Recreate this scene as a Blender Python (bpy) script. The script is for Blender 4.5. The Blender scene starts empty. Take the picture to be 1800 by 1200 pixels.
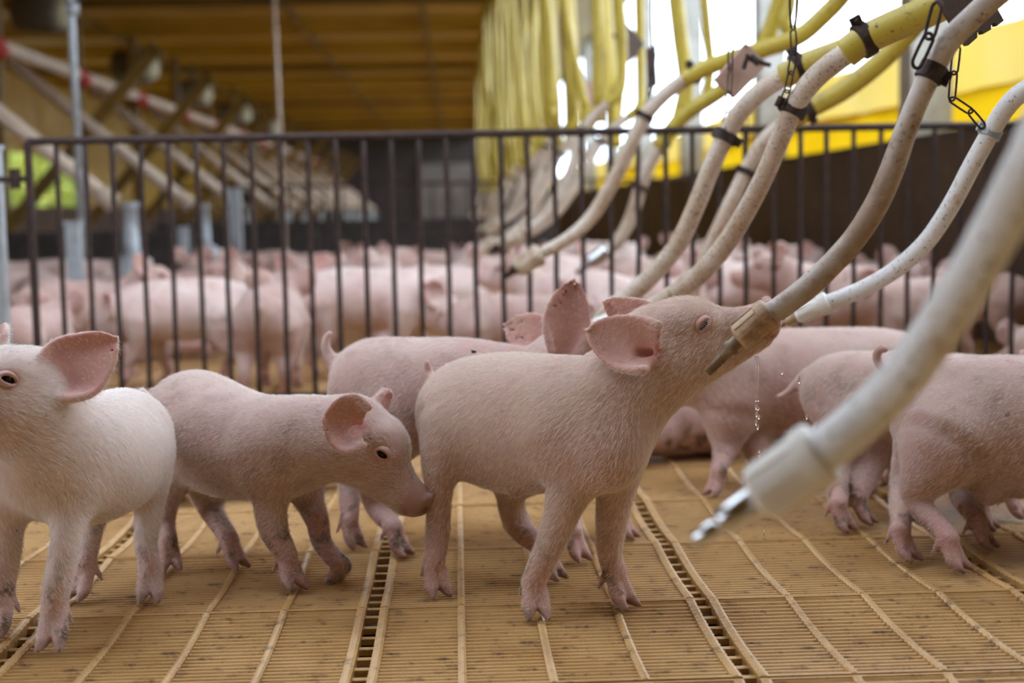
import bpy, bmesh, math, random
import numpy as np
from mathutils import Vector, Matrix
random.seed(7); rng = np.random.default_rng(11)
scene = bpy.context.scene
col = scene.collection

# ------------------------------------------------------------------ camera
FPX, CAMZ = 2500.0, 0.58
CAM = np.array([0.0, 0.0, CAMZ])
_a = np.array([(800-900)/FPX, (600-372)/FPX, -1.0]); _a /= np.linalg.norm(_a)
_x = np.array([1.0, 0.0192, 0.0]); _x -= _a*_x.dot(_a); _x /= np.linalg.norm(_x)
_z = np.cross(_x, _a)
R_CW = np.array([_x, _a, _z])                     # camera vector -> world vector
cam_d = bpy.data.cameras.new('camera'); cam = bpy.data.objects.new('camera', cam_d); col.objects.link(cam)
cam_d.sensor_width = 36.0; cam_d.lens = FPX/1800*36.0
cam_d.clip_start = 0.05; cam_d.clip_end = 300
M4 = np.eye(4); M4[:3, :3] = R_CW; M4[:3, 3] = CAM
cam.matrix_world = Matrix(M4.tolist())
cam_d.dof.use_dof = True; cam_d.dof.focus_distance = 2.03; cam_d.dof.aperture_fstop = 2.9
scene.camera = cam

# ------------------------------------------------------------------ world, light, exposure
scene.view_settings.view_transform = 'Standard'; scene.view_settings.look = 'None'
scene.view_settings.gamma = 1.0; scene.view_settings.use_curve_mapping = False
scene.view_settings.exposure = -0.52
w = bpy.data.worlds.new('overcast'); scene.world = w; w.use_nodes = True
nt = w.node_tree; bg = nt.nodes['Background']
tc = nt.nodes.new('ShaderNodeTexCoord'); nz = nt.nodes.new('ShaderNodeTexNoise'); nz.inputs['Scale'].default_value = 2.2
nz.inputs['Detail'].default_value = 4
rp = nt.nodes.new('ShaderNodeValToRGB'); rp.color_ramp.elements[0].position = .3; rp.color_ramp.elements[1].position = .7
rp.color_ramp.elements[0].color = (.66, .80, 1, 1); rp.color_ramp.elements[1].color = (.90, .95, 1, 1)
nt.links.new(tc.outputs['Generated'], nz.inputs['Vector']); nt.links.new(nz.outputs['Fac'], rp.inputs['Fac'])
nt.links.new(rp.outputs['Color'], bg.inputs['Color'])
bg.inputs['Strength'].default_value = 9.5

# ------------------------------------------------------------------ helpers: pixels of the 1800x1200 frame -> points in the barn
def ray(px, py):
    return R_CW @ np.array([(px-900)/FPX, (600-py)/FPX, -1.0])
def pt(px, py, Y):
    d = ray(px, py); return CAM + d*(Y/d[1])
def gnd(px, py, z=0.0):
    d = ray(px, py); return CAM + d*((z-CAMZ)/d[2])
def V(p): return Vector((float(p[0]), float(p[1]), float(p[2])))

# ------------------------------------------------------------------ materials
def mat(name, base, rough=.6, metal=0.0, spots=None, noise=None, bump=0.0, bscale=60, sss=0, coat=0, trans=0, alpha=None, spec=None):
    m = bpy.data.materials.new(name); m.use_nodes = True; N = m.node_tree.nodes; L = m.node_tree.links
    b = N['Principled BSDF']; b.inputs['Roughness'].default_value = rough; b.inputs['Metallic'].default_value = metal
    b.inputs['Base Color'].default_value = (*base, 1)
    if spec is not None: b.inputs['Specular IOR Level'].default_value = spec
    if coat: b.inputs['Coat Weight'].default_value = coat
    if trans: b.inputs['Transmission Weight'].default_value = trans
    if sss:
        b.inputs['Subsurface Weight'].default_value = sss; b.inputs['Subsurface Radius'].default_value = (1, .35, .2)
        b.inputs['Subsurface Scale'].default_value = .006
    co = N.new('ShaderNodeTexCoord'); cur = None
    def mixin(cur, colr, fac):
        mx = N.new('ShaderNodeMix'); mx.data_type = 'RGBA'
        if cur is None: mx.inputs[6].default_value = (*base, 1)
        else: L.new(cur, mx.inputs[6])
        mx.inputs[7].default_value = (*colr, 1); L.new(fac, mx.inputs[0]); return mx.outputs[2]
    for (sc, lo, hi, colr, det) in ([(*noise, 3)] if noise else []) + list(spots or []):
        n = N.new('ShaderNodeTexNoise'); n.inputs['Scale'].default_value = sc; n.inputs['Detail'].default_value = det
        n.inputs['Roughness'].default_value = .62
        L.new(co.outputs['Object'], n.inputs['Vector'])
        mr = N.new('ShaderNodeMapRange'); mr.inputs[1].default_value = lo; mr.inputs[2].default_value = hi
        L.new(n.outputs['Fac'], mr.inputs[0]); cur = mixin(cur, colr, mr.outputs[0])
    if cur is not None: L.new(cur, b.inputs['Base Color'])
    if bump:
        n = N.new('ShaderNodeTexNoise'); n.inputs['Scale'].default_value = bscale; n.inputs['Detail'].default_value = 3
        L.new(co.outputs['Object'], n.inputs['Vector'])
        bp = N.new('ShaderNodeBump'); bp.inputs['Strength'].default_value = bump; bp.inputs['Distance'].default_value = .004
        L.new(n.outputs['Fac'], bp.inputs['Height']); L.new(bp.outputs['Normal'], b.inputs['Normal'])
    return m

def skin_material(name, c1, c2):
    m = bpy.data.materials.new(name); m.use_nodes = True; N = m.node_tree.nodes; L = m.node_tree.links
    b = N['Principled BSDF']; b.inputs['Roughness'].default_value = .62; b.inputs['Specular IOR Level'].default_value = .3
    b.inputs['Subsurface Weight'].default_value = .22; b.inputs['Subsurface Radius'].default_value = (1, .4, .25)
    b.inputs['Subsurface Scale'].default_value = .008
    b.inputs['Sheen Weight'].default_value = .25; b.inputs['Sheen Roughness'].default_value = .4
    at = N.new('ShaderNodeAttribute'); at.attribute_name = 'mask'
    sp = N.new('ShaderNodeSeparateColor'); L.new(at.outputs['Color'], sp.inputs[0])
    co = N.new('ShaderNodeTexCoord'); oi = N.new('ShaderNodeObjectInfo')
    def noise(sc, lo, hi, det=4):
        n = N.new('ShaderNodeTexNoise'); n.inputs['Scale'].default_value = sc; n.inputs['Detail'].default_value = det
        n.noise_dimensions = '4D'; 
        mu = N.new('ShaderNodeMath'); mu.operation = 'MULTIPLY'; mu.inputs[1].default_value = 50; L.new(oi.outputs['Random'], mu.inputs[0])
        L.new(mu.outputs[0], n.inputs['W']); L.new(co.outputs['Object'], n.inputs['Vector'])
        mr = N.new('ShaderNodeMapRange'); mr.inputs[1].default_value = lo; mr.inputs[2].default_value = hi
        L.new(n.outputs['Fac'], mr.inputs[0]); return mr.outputs[0]
    def mul(a, bb):
        mu = N.new('ShaderNodeMath'); mu.operation = 'MULTIPLY'
        L.new(a, mu.inputs[0])
        if isinstance(bb, float): mu.inputs[1].default_value = bb
        else: L.new(bb, mu.inputs[1])
        return mu.outputs[0]
    def mix(cur, colr, fac):
        mx = N.new('ShaderNodeMix'); mx.data_type = 'RGBA'
        if isinstance(cur, tuple): mx.inputs[6].default_value = (*cur, 1)
        else: L.new(cur, mx.inputs[6])
        mx.inputs[7].default_value = (*colr, 1); L.new(fac, mx.inputs[0]); return mx.outputs[2]
    c = mix(c1, c2, noise(9, .4, .65))
    c = mix(c, (.60, .27, .235), sp.outputs[0])                               # pink ears, nose, eyelids
    c = mix(c, (.50, .36, .22), mul(noise(13, .60, .74), .55))                  # tan smears
    c = mix(c, (.17, .105, .065), mul(noise(30, .52, .64, 5), sp.outputs[2]))   # mud on the legs
    c = mix(c, (.10, .07, .05), mul(noise(62, .715, .75, 2), .7))               # small dark specks
    c = mix(c, (.26, .145, .105), sp.outputs[1])                                  # hooves
    L.new(c, b.inputs['Base Color'])
    n = N.new('ShaderNodeTexNoise'); n.inputs['Scale'].default_value = 160; n.inputs['Detail'].default_value = 3
    L.new(co.outputs['Object'], n.inputs['Vector'])
    bp = N.new('ShaderNodeBump'); bp.inputs['Strength'].default_value = .25; bp.inputs['Distance'].default_value = .002
    L.new(n.outputs['Fac'], bp.inputs['Height']); L.new(bp.outputs['Normal'], b.inputs['Normal'])
    return m

M = {}
M['skin'] = skin_material('piglet_skin_tan', (.55, .375, .31), (.51, .31, .26))
M['skin_pale'] = skin_material('piglet_skin_pale', (.72, .575, .535), (.66, .47, .43))
M['skin_pink'] = skin_material('piglet_skin_pink', (.55, .39, .345), (.49, .305, .27))
M['hair'] = mat('cream_hair', (.88, .77, .68), .45, spec=.5)
M['hair_white'] = mat('white_hair', (.92, .89, .87), .45, spec=.5)
M['hair_pink'] = mat('pale_hair', (.87, .78, .72), .45, spec=.5)
M['lid'] = mat('pink_eyelid', (.50, .30, .26), .55, sss=.2)
M['eye'] = mat('eye_dark', (.010, .007, .006), .12, spec=.25)
M['floor'] = mat('tan_plastic', (.58, .345, .135), .34, spots=[(5, .40, .68, (.43, .235, .08), 5), (34, .56, .70, (.17, .09, .038), 6)], bump=.3, bscale=300)
M['beam'] = mat('dark_concrete', (.05, .04, .03), .9)
M['rust'] = mat('rusty_dark_steel', (.030, .017, .016), .6, .3, noise=(60, .45, .7, (.07, .032, .022)), bump=.5, bscale=400)
M['steel'] = mat('stainless', (.55, .56, .58), .22, 1.0)
M['galv'] = mat('galvanised', (.42, .46, .50), .5, .4, noise=(25, .4, .7, (.3, .32, .34)))
M['pipe'] = mat('dirty_white_plastic', (.66, .58, .50), .42, spots=[(11, .40, .74, (.44, .31, .20), 6), (210, .575, .64, (.12, .065, .035), 4), (60, .60, .70, (.20, .11, .055), 6)])
M['pipe_dirty'] = mat('brown_stained_plastic', (.62, .57, .53), .5, spots=[(7, .40, .68, (.33, .235, .17), 6), (45, .52, .70, (.25, .155, .10), 6), (170, .62, .70, (.10, .055, .035), 4)])
M['pipe_clean'] = mat('clean_white_plastic', (.74, .74, .74), .38, spots=[(30, .6, .75, (.50, .36, .24), 6), (160, .60, .67, (.12, .06, .035), 5)])
M['yhose'] = mat('yellow_rubber', (.50, .385, .045), .42, spots=[(90, .60, .68, (.10, .07, .02), 5), (12, .5, .75, (.34, .25, .04), 4)])
M['fitting'] = mat('cream_fitting', (.58, .50, .40), .5, spots=[(30, .45, .7, (.33, .20, .12), 5)])
M['fitting_brown'] = mat('stained_fitting', (.46, .31, .19), .5, spots=[(40, .45, .65, (.26, .15, .08), 5)])
M['fitting_white'] = mat('white_fitting', (.74, .71, .66), .45)
M['wall'] = mat('brown_concrete', (.085, .052, .034), .85, noise=(3, .35, .7, (.055, .034, .024)), spots=[(9, .6, .75, (.14, .10, .075), 5)], bump=.4, bscale=30)
M['dark'] = mat('dark_panel', (.035, .028, .028), .8, noise=(8, .4, .7, (.06, .05, .045)))
M['ceil'] = mat('yellow_lining', (.46, .28, .010), .5, noise=(1.2, .35, .7, (.34, .20, .008)))
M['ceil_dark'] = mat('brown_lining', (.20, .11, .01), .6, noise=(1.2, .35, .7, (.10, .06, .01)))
M['post'] = mat('concrete_post', (.42, .42, .42), .8, noise=(6, .4, .7, (.30, .28, .26)))
M['feed'] = mat('cream_feed_pipe', (.60, .50, .40), .5, noise=(8, .4, .7, (.48, .37, .28)))
M['nip_brown'] = mat('dark_stained_spout', (.24, .165, .10), .5, spots=[(40, .45, .65, (.12, .07, .04), 5)])
M['red'] = mat('red_plastic', (.42, .035, .02), .5)
M['grey'] = mat('grey_housing', (.12, .105, .095), .6)
M['lens'] = mat('pale_fan_face', (.55, .55, .42), .5)
M['plate'] = mat('pink_brown_board', (.42, .27, .22), .6, noise=(30, .4, .7, (.33, .2, .16)))
M['plate_dark'] = mat('dark_brown_board', (.09, .055, .045), .6, noise=(50, .4, .7, (.05, .03, .027)))
M['leafgreen'] = mat('hedge_green', (.16, .24, .03), .7, noise=(4, .4, .65, (.4, .38, .04)))
M['ground'] = mat('outside_ground', (.36, .33, .25), .9, noise=(1, .4, .6, (.25, .3, .14)))
M['water'] = mat('water', (1, 1, 1), .02, trans=1.0); M['water'].node_tree.nodes['Principled BSDF'].inputs['IOR'].default_value = 1.33
M['black'] = mat('fly_black', (.01, .01, .012), .4)
M['grey_panel'] = mat('grey_sheet', (.17, .15, .14), .7, noise=(2, .4, .7, (.10, .09, .085)))
# translucent curtain: lets the daylight glow through
def curtain_material(name, c1, c2):
    m = bpy.data.materials.new(name); m.use_nodes = True; N = m.node_tree.nodes; L = m.node_tree.links
    for n in list(N): N.remove(n)
    o = N.new('ShaderNodeOutputMaterial'); d = N.new('ShaderNodeBsdfDiffuse'); t = N.new('ShaderNodeBsdfTranslucent'); mx = N.new('ShaderNodeMixShader')
    co = N.new('ShaderNodeTexCoord'); n = N.new('ShaderNodeTexNoise'); n.inputs['Scale'].default_value = 1.5; n.inputs['Detail'].default_value = 4
    r = N.new('ShaderNodeValToRGB'); r.color_ramp.elements[0].color = (*c1, 1); r.color_ramp.elements[1].color = (*c2, 1)
    r.color_ramp.elements[0].position = .35; r.color_ramp.elements[1].position = .65
    L.new(co.outputs['Object'], n.inputs['Vector']); L.new(n.outputs['Fac'], r.inputs['Fac'])
    L.new(r.outputs[0], d.inputs[0]); L.new(r.outputs[0], t.inputs[0]); mx.inputs[0].default_value = .42
    L.new(d.outputs[0], mx.inputs[1]); L.new(t.outputs[0], mx.inputs[2]); L.new(mx.outputs[0], o.inputs[0]); return m
M['curtain'] = curtain_material('yellow_curtain', (.62, .36, .004), (.64, .41, .012))
M['curtain_pale'] = curtain_material('pale_yellow_curtain', (.62, .47, .15), (.62, .43, .08))

def sheet_material():
    m = bpy.data.materials.new('opal_light_sheet'); m.use_nodes = True; N = m.node_tree.nodes; L = m.node_tree.links
    for n in list(N): N.remove(n)
    o = N.new('ShaderNodeOutputMaterial'); t = N.new('ShaderNodeBsdfTranslucent'); d = N.new('ShaderNodeBsdfDiffuse'); mx = N.new('ShaderNodeMixShader')
    t.inputs[0].default_value = (.88, .90, .92, 1); d.inputs[0].default_value = (.8, .8, .8, 1); mx.inputs[0].default_value = .8
    L.new(d.outputs[0], mx.inputs[1]); L.new(t.outputs[0], mx.inputs[2]); L.new(mx.outputs[0], o.inputs[0]); return m
M['opal'] = sheet_material()  # translucent sheet of the added skylight
# ------------------------------------------------------------------ mesh helpers
def link(name, me, parent=None, m=None, smooth=False):
    o = bpy.data.objects.new(name, me); col.objects.link(o)
    if m is not None and len(me.materials) == 0: me.materials.append(m)
    if parent is not None: o.parent = parent
    if smooth: me.polygons.foreach_set('use_smooth', [True]*len(me.polygons))
    return o
def tag(o, label=None, cat=None, group=None, kind=None):
    if label: o['label'] = label
    if cat: o['category'] = cat
    if group: o['group'] = group
    if kind: o['kind'] = kind
    return o
def empty(name, loc, label=None, cat=None, group=None, kind=None):
    o = bpy.data.objects.new(name, None); o.empty_display_size = .05; col.objects.link(o); o.location = V(loc)
    return tag(o, label, cat, group, kind)
class MB:
    """collects vertices and faces; origin is subtracted on build"""
    def __init__(s): s.v = []; s.f = []
    def box(s, lo, hi):
        n = len(s.v); x0, y0, z0 = lo; x1, y1, z1 = hi
        s.v += [(x0,y0,z0),(x1,y0,z0),(x1,y1,z0),(x0,y1,z0),(x0,y0,z1),(x1,y0,z1),(x1,y1,z1),(x0,y1,z1)]
        s.f += [tuple(n+i for i in q) for q in ((3,2,1,0),(4,5,6,7),(0,1,5,4),(1,2,6,5),(2,3,7,6),(3,0,4,7))]; return s
    def obox(s, c, X, Y, Z):
        n = len(s.v); c = np.array(c, float); X = np.array(X, float); Y = np.array(Y, float); Z = np.array(Z, float)
        for (a, b, d) in ((-1,-1,-1),(1,-1,-1),(1,1,-1),(-1,1,-1),(-1,-1,1),(1,-1,1),(1,1,1),(-1,1,1)): s.v.append(tuple(c+a*X+b*Y+d*Z))
        s.f += [tuple(n+i for i in q) for q in ((3,2,1,0),(4,5,6,7),(0,1,5,4),(1,2,6,5),(2,3,7,6),(3,0,4,7))]; return s
    def tube(s, pts, rad, seg=12, closed=False, caps=True, up=None):
        P = np.array(pts, float); n0 = len(s.v); k = len(P)
        rad = np.full(k, rad) if np.isscalar(rad) else np.array(rad, float)
        if closed: T = np.roll(P, -1, 0)-np.roll(P, 1, 0)
        else: T = np.gradient(P, axis=0)
        T /= np.linalg.norm(T, axis=1)[:, None]+1e-12
        u = np.array(up if up is not None else ([0, 0, 1] if abs(T[0][2]) < .9 else [1, 0, 0]), float)
        for i in range(k):
            u = u-T[i]*u.dot(T[i]); u /= np.linalg.norm(u)+1e-12; v = np.cross(T[i], u)
            for j in range(seg):
                a = 2*math.pi*j/seg; s.v.append(tuple(P[i]+rad[i]*(math.cos(a)*u+math.sin(a)*v)))
        for i in range(k if closed else k-1):
            i2 = (i+1) % k
            for j in range(seg):
                j2 = (j+1) % seg; s.f.append((n0+i*seg+j, n0+i*seg+j2, n0+i2*seg+j2, n0+i2*seg+j))
        if caps and not closed:
            s.f.append(tuple(n0+j for j in range(seg))[::-1]); s.f.append(tuple(n0+(k-1)*seg+j for j in range(seg)))
        return s
    def build(s, name, m, parent=None, origin=(0, 0, 0), smooth=False):
        o = np.array(origin, float); me = bpy.data.meshes.new(name)
        me.from_pydata([tuple(np.array(v)-o) for v in s.v], [], s.f); me.update()
        ob = link(name, me, parent, m, smooth)
        if parent is None: ob.location = V(o)
        return ob
def spline(P, n=8):
    P = np.array(P, float); out = []
    Q = np.vstack([2*P[0]-P[1], P, 2*P[-1]-P[-2]])
    for i in range(1, len(Q)-2):
        a, b, c, d = Q[i-1:i+3]
        for t in np.linspace(0, 1, n, endpoint=False):
            out.append(.5*((2*b)+(c-a)*t+(2*a-5*b+4*c-d)*t*t+(3*b-a-3*c+d)*t**3))
    out.append(P[-1]); return np.array(out)
# ------------------------------------------------------------------ animal bodies: one continuous skin grown around a posed skeleton
def smin(a, b, k):
    h = np.clip(.5+.5*(b-a)/k, 0, 1); return b*(1-h)+a*h-k*h*(1-h)
class Field:
    def __init__(s, lo, hi, h):
        s.o = np.array(lo, np.float32); s.h = h; s.n = np.ceil((np.array(hi)-lo)/h).astype(int)+1
        s.ax = [s.o[i]+h*np.arange(s.n[i], dtype=np.float32) for i in range(3)]
    def new(s): return np.full(s.n, .2, np.float32)
    def sub(s, lo, hi):
        i0 = np.clip(np.floor((np.array(lo)-s.o)/s.h).astype(int), 0, s.n-1); i1 = np.clip(np.ceil((np.array(hi)-s.o)/s.h).astype(int)+1, 1, s.n)
        sl = tuple(slice(a, b) for a, b in zip(i0, i1)); X = [s.ax[i][sl[i]] for i in range(3)]
        return sl, X[0][:, None, None], X[1][None, :, None], X[2][None, None, :]
    def seg(s, G, a, b, ra, rb, m=.055):
        a = np.array(a, float); b = np.array(b, float); R = max(ra, rb)+m
        sl, x, y, z = s.sub(np.minimum(a, b)-R, np.maximum(a, b)+R)
        d = b-a; L = d.dot(d)+1e-12
        t = np.clip(((x-a[0])*d[0]+(y-a[1])*d[1]+(z-a[2])*d[2])/L, 0, 1)
        D = np.sqrt((x-a[0]-t*d[0])**2+(y-a[1]-t*d[1])**2+(z-a[2]-t*d[2])**2)-(ra+(rb-ra)*t)
        G[sl] = np.minimum(G[sl], D.astype(np.float32))
    def chain(s, pts, rad, n=4, m=.055):
        G = s.new(); Q = spline(np.column_stack([np.array(pts, float), np.array(rad, float)]), n) if len(pts) > 2 else np.column_stack([pts, rad])
        for i in range(len(Q)-1): s.seg(G, Q[i, :3], Q[i+1, :3], Q[i, 3], Q[i+1, 3], m)
        return G
    def ball(s, G, c, r, m=.055): s.seg(G, c, np.array(c)+1e-5, r, r, m)
    def cloud(s, G, P, R, m=.02):
        lo = P.min(0)-m-R.max(); hi = P.max(0)+m+R.max()
        for k in range(0, len(P), 16):                 # local boxes round small runs of the sheet
            p = P[k:k+16]; r = R[k:k+16]; sl, x, y, z = s.sub(p.min(0)-m, p.max(0)+m)
            D = np.full(G[sl].shape, .2, np.float32)
            for q, rr in zip(p, r): np.minimum(D, np.sqrt((x-q[0])**2+(y-q[1])**2+(z-q[2])**2)-rr, out=D)
            G[sl] = np.minimum(G[sl], D)
    def at(s, G, p):
        i = np.clip(np.rint((np.array(p)-s.o)/s.h).astype(int), 0, s.n-1); return float(G[tuple(i)])

def surface(F, D):
    S = D < 0; nx, ny, nz = D.shape
    cs = [S[i:nx-1+i, j:ny-1+j, k:nz-1+k] for i in (0, 1) for j in (0, 1) for k in (0, 1)]
    cnt = sum(c.astype(np.int8) for c in cs); act = (cnt > 0) & (cnt < 8)
    I = np.argwhere(act); idx = np.full(act.shape, -1, np.int64); idx[act] = np.arange(len(I))
    acc = np.zeros((len(I), 3)); num = np.zeros(len(I)); cor = [(i, j, k) for i in (0, 1) for j in (0, 1) for k in (0, 1)]
    for a in range(8):
        for ax in range(3):
            if cor[a][ax]: continue
            cb = list(cor[a]); cb[ax] = 1
            A = D[tuple((I+cor[a]).T)]; B = D[tuple((I+cb).T)]; hit = (A < 0) != (B < 0)
            t = A[hit]/(A[hit]-B[hit]); q = I[hit]+np.array(cor[a], float); q[:, ax] += t; acc[hit] += q; num[hit] += 1
    v = F.o+F.h*(acc/num[:, None]); faces = []
    for ax in range(3):
        A = S.take(range(0, S.shape[ax]-1), ax); B = S.take(range(1, S.shape[ax]), ax); E = np.argwhere(A != B)
        b, c = (ax+1) % 3, (ax+2) % 3; E = E[(E[:, b] > 0) & (E[:, c] > 0) & (E[:, b] < D.shape[b]-1) & (E[:, c] < D.shape[c]-1)]
        o = []
        for db, dc in ((-1, -1), (0, -1), (0, 0), (-1, 0)):
            q = E.copy(); q[:, b] += db; q[:, c] += dc; o.append(idx[tuple(q.T)])
        f = np.stack(o, 1); flip = ~S[tuple(E.T)]; f[flip] = f[flip][:, ::-1]; faces.append(f)
    f = np.vstack(faces); f = f[(f >= 0).all(1)]
    e = np.vstack([f[:, [0, 1]], f[:, [1, 2]], f[:, [2, 3]], f[:, [3, 0]]])
    for lam in (.5, -.46, .5):
        s = np.zeros_like(v); n = np.zeros(len(v))
        for c in range(3): s[:, c] = np.bincount(e[:, 0], v[e[:, 1], c], len(v))+np.bincount(e[:, 1], v[e[:, 0], c], len(v))
        n = np.bincount(e[:, 0], minlength=len(v))+np.bincount(e[:, 1], minlength=len(v)); v = v+lam*(s/np.maximum(n, 1)[:, None]-v)
    return v, f
def unit(a): a = np.array(a, float); return a/np.linalg.norm(a)

def ear_sheet(e):
    """a dished leaf: root, axis, width direction, facing normal; returns points, radii and normals"""
    R = np.array(e['root'], float); tip = np.array(e['tip'], float); L = tip-R; ln = np.linalg.norm(L); Lh = L/ln
    N = unit(np.array(e['face'], float)-Lh*Lh.dot(e['face'])); W = np.cross(N, Lh); w0 = e['w']; cup = e.get('cup', .35); curl = e.get('curl', .08); skew = e.get('skew', 0)
    P, Q, NN = [], [], []; nu = e.get('nu', 30); nv = e.get('nv', 19)
    for u in np.linspace(0, 1, nu):
        bs = e.get('base', .55); ww = w0*(bs+(1-bs)*math.sin(math.pi/2*min(u/.5, 1)))*math.sqrt(max(0, 1-u**e.get('pw', 2.6)))*(1-e.get('taper', .25)*u); c = cup*(1-u)**1.1+.06
        for v in np.linspace(-1, 1, nv):
            if 'notch' in e and u > .86 and abs(v-e['notch']) < (u-.86)*3.2: continue
            a = (v+.30*v**5)*c*1.7; r = ww/max(c*1.7, .05)       # arc across
            off = W*(r*math.sin(a)*1.0)+N*(r*(1-math.cos(a)))
            P.append(R+L*u*(1-.05*v*v)+off+N*(ln*curl*(u*u-.15)+ln*.022*math.sin(5.5*u+2.6*v)*min(1, u*3))+W*skew*ln*math.sin(u*2.6)); Q.append(e.get('t', .0026)*(1.5-.6*u)*(1+.55*v**6*(1-.6*u))); NN.append(unit(N*math.cos(a)-W*math.sin(a)))
    return np.array(P), np.array(Q), np.array(NN)

def build_piglet(name, sp, m=None):
    """sp: body [(P,r)..], head {c,F,U,s}, legs [{ch,foot,dir,s}], tail, ears, extra.  Returns the mesh object (children: eyes, fur)."""
    h = sp.get('h', .0045); hd = sp['head']; s = hd['s']; Fv = unit(hd['F']); Uv = unit(np.array(hd['U'])-Fv*Fv.dot(hd['U'])); Sv = np.cross(Uv, Fv)  # S = animal's left
    C = np.array(hd['c'], float); H = lambda f, u, l=0: C+s*(f*Fv+u*Uv+l*Sv)
    pts = [(p, r) for p, r in sp['body']]+[(H(.15, 0), .04*s), (C, .07*s)]+[q for lg in sp['legs'] for q in lg['ch']]+list(sp.get('tail', []))
    for lg in sp['legs']: pts.append((np.array(lg['foot'], float)+[0, 0, .01], .05)); 
    for e in sp['ears']: pts.append((e['tip'], e['w']*1.1)); pts.append((e['root'], e['w']))
    A = np.array([p for p, r in pts], float); rr = np.array([r for p, r in pts])[:, None]
    lo = (A-rr).min(0)-3*h; hi = (A+rr).max(0)+3*h
    F = Field(lo, hi, h)
    B = F.chain([p for p, r in sp['body']], [r for p, r in sp['body']], 5)
    for p, r, k in sp.get('extra', []):
        G = F.new(); F.ball(G, p, r); B = smin(B, G, k)
    # head
    G = F.new(); F.seg(G, H(-.012, -.004), H(.035, .006), .056*s, .047*s)                       # skull and forehead
    T = F.chain([H(.035, -.004), H(.070, -.014), H(.105, -.021), H(.140, -.024)], [.046*s, .0365*s, .0295*s, .0265*s]); G = smin(G, T, .018*s)   # snout
    T = F.chain([H(-.01, -.036), H(.055, -.044), H(.100, -.046), H(.128, -.047)], [.046*s, .031*s, .0205*s, .0155*s]); G = smin(G, T, .014*s)   # lower jaw
    for q in (-1, 1):
        T = F.new(); F.seg(T, H(-.005, -.026, q*.030), H(.035, -.030, q*.024), .036*s, .028*s); G = smin(G, T, .022*s)   # cheeks
        T = F.new(); F.seg(T, H(.030, .026, q*.026), H(.060, .013, q*.023), .019*s, .015*s); G = smin(G, T, .016*s)     # brow
    B = smin(B, G, .035*s)
    # nose disc
    T = F.new()
    for a in np.linspace(0, 2*math.pi, 13)[:-1]:
        F.ball(T, H(.1515+.004*math.sin(a), -.0215+.0235*math.sin(a), .0200*math.cos(a)), .0068*s, .03)
        F.ball(T, H(.1515, -.0215+.012*math.sin(a), .0105*math.cos(a)), .0075*s, .03)
    F.ball(T, H(.138, -.024), .0245*s, .03); B = smin(B, T, .006*s)
    # mouth line and nostrils cut in
    def cut(B, T, k): return -smin(-B, T, k)
    for q in (-1, 1):
        T = F.chain([H(.143, -.046, q*.012), H(.115, -.041, q*.0295), H(.085, -.043, q*.036), H(.062, -.036, q*.043)], [.0046*s, .0046*s, .0042*s, .003*s], 4, .02); B = np.maximum(B, -T)
        T = F.new(); F.ball(T, H(.1595, -.0225, q*.0100), .0064*s, .02); B = np.maximum(B, -T)
    # legs: each blends with the trunk, not with its neighbours
    D = B.copy(); toes = []
    for lg in sp['legs']:
        ft = np.array(lg['foot'], float); d = unit(tuple(lg['dir'])+(0,)*(3-len(lg['dir']))); up = np.array(lg.get('up', (0, 0, 1)), float); up = unit(up-d*up.dot(d)); sd = np.cross(up, d); z = lg.get('s', 1.0)
        ch = [q for i_, q in enumerate(lg['ch']) if i_ == 0 or lg.get('raw') or (np.array(q[0])-ft)@up > .070*z]; T = F.chain([p for p, r in ch]+[ft-d*.008*z+up*.050*z], [r for p, r in ch]+[.0165*z], 4)
        for q in (-1, 1):
            U2 = F.chain([ft-d*.006*z+sd*q*.0062*z+up*.040*z, ft+d*.007*z+sd*q*.0100*z+up*.0165*z, ft+d*.025*z+sd*q*.0135*z+up*.0050*z], [.0115*z, .0104*z, .0046*z], 5)
            T = smin(T, U2, .003*z); toes.append((ft, d, up, z))
            U2 = F.new(); F.seg(U2, ft-d*.015*z+sd*q*.0095*z+up*.054*z, ft-d*.028*z+sd*q*.0155*z+up*.026*z, .0068*z, .0034*z); T = smin(T, U2, .004*z)   # dew claws
        if lg.get('flat', True): pass
        D = np.minimum(D, smin(B, T, lg.get('k', .025)))
    # ears
    sheets, canals = [], []
    for e in sp['ears']:
        e.setdefault('t', max(.0030, .62*h)); P, Rr, NN = ear_sheet(e); T = F.new(); F.cloud(T, P, Rr); D = smin(D, T, .010*s); sheets.append((P, NN))
        if h < .006 and e.get('canal', True):
            er = np.array(e['root'], float); el = np.array(e['tip'], float)-er; en = unit(e['face']); w_ = unit(np.cross(en, el)); cn = er+el*.08+w_*e['w']*.10; T = F.new(); F.seg(T, cn+el*.10+en*.004+w_*e['w']*.12, cn-en*.008-el*.10, .0048*s, .0062*s, .03); D = -smin(-D, T, .009*s); canals.append(cn)
    if sp.get('tail'):
        T = F.chain([p for p, r in sp['tail']], [r for p, r in sp['tail']], 6); D = smin(D, T, .012)
    # eyes
    eyes = []
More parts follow.
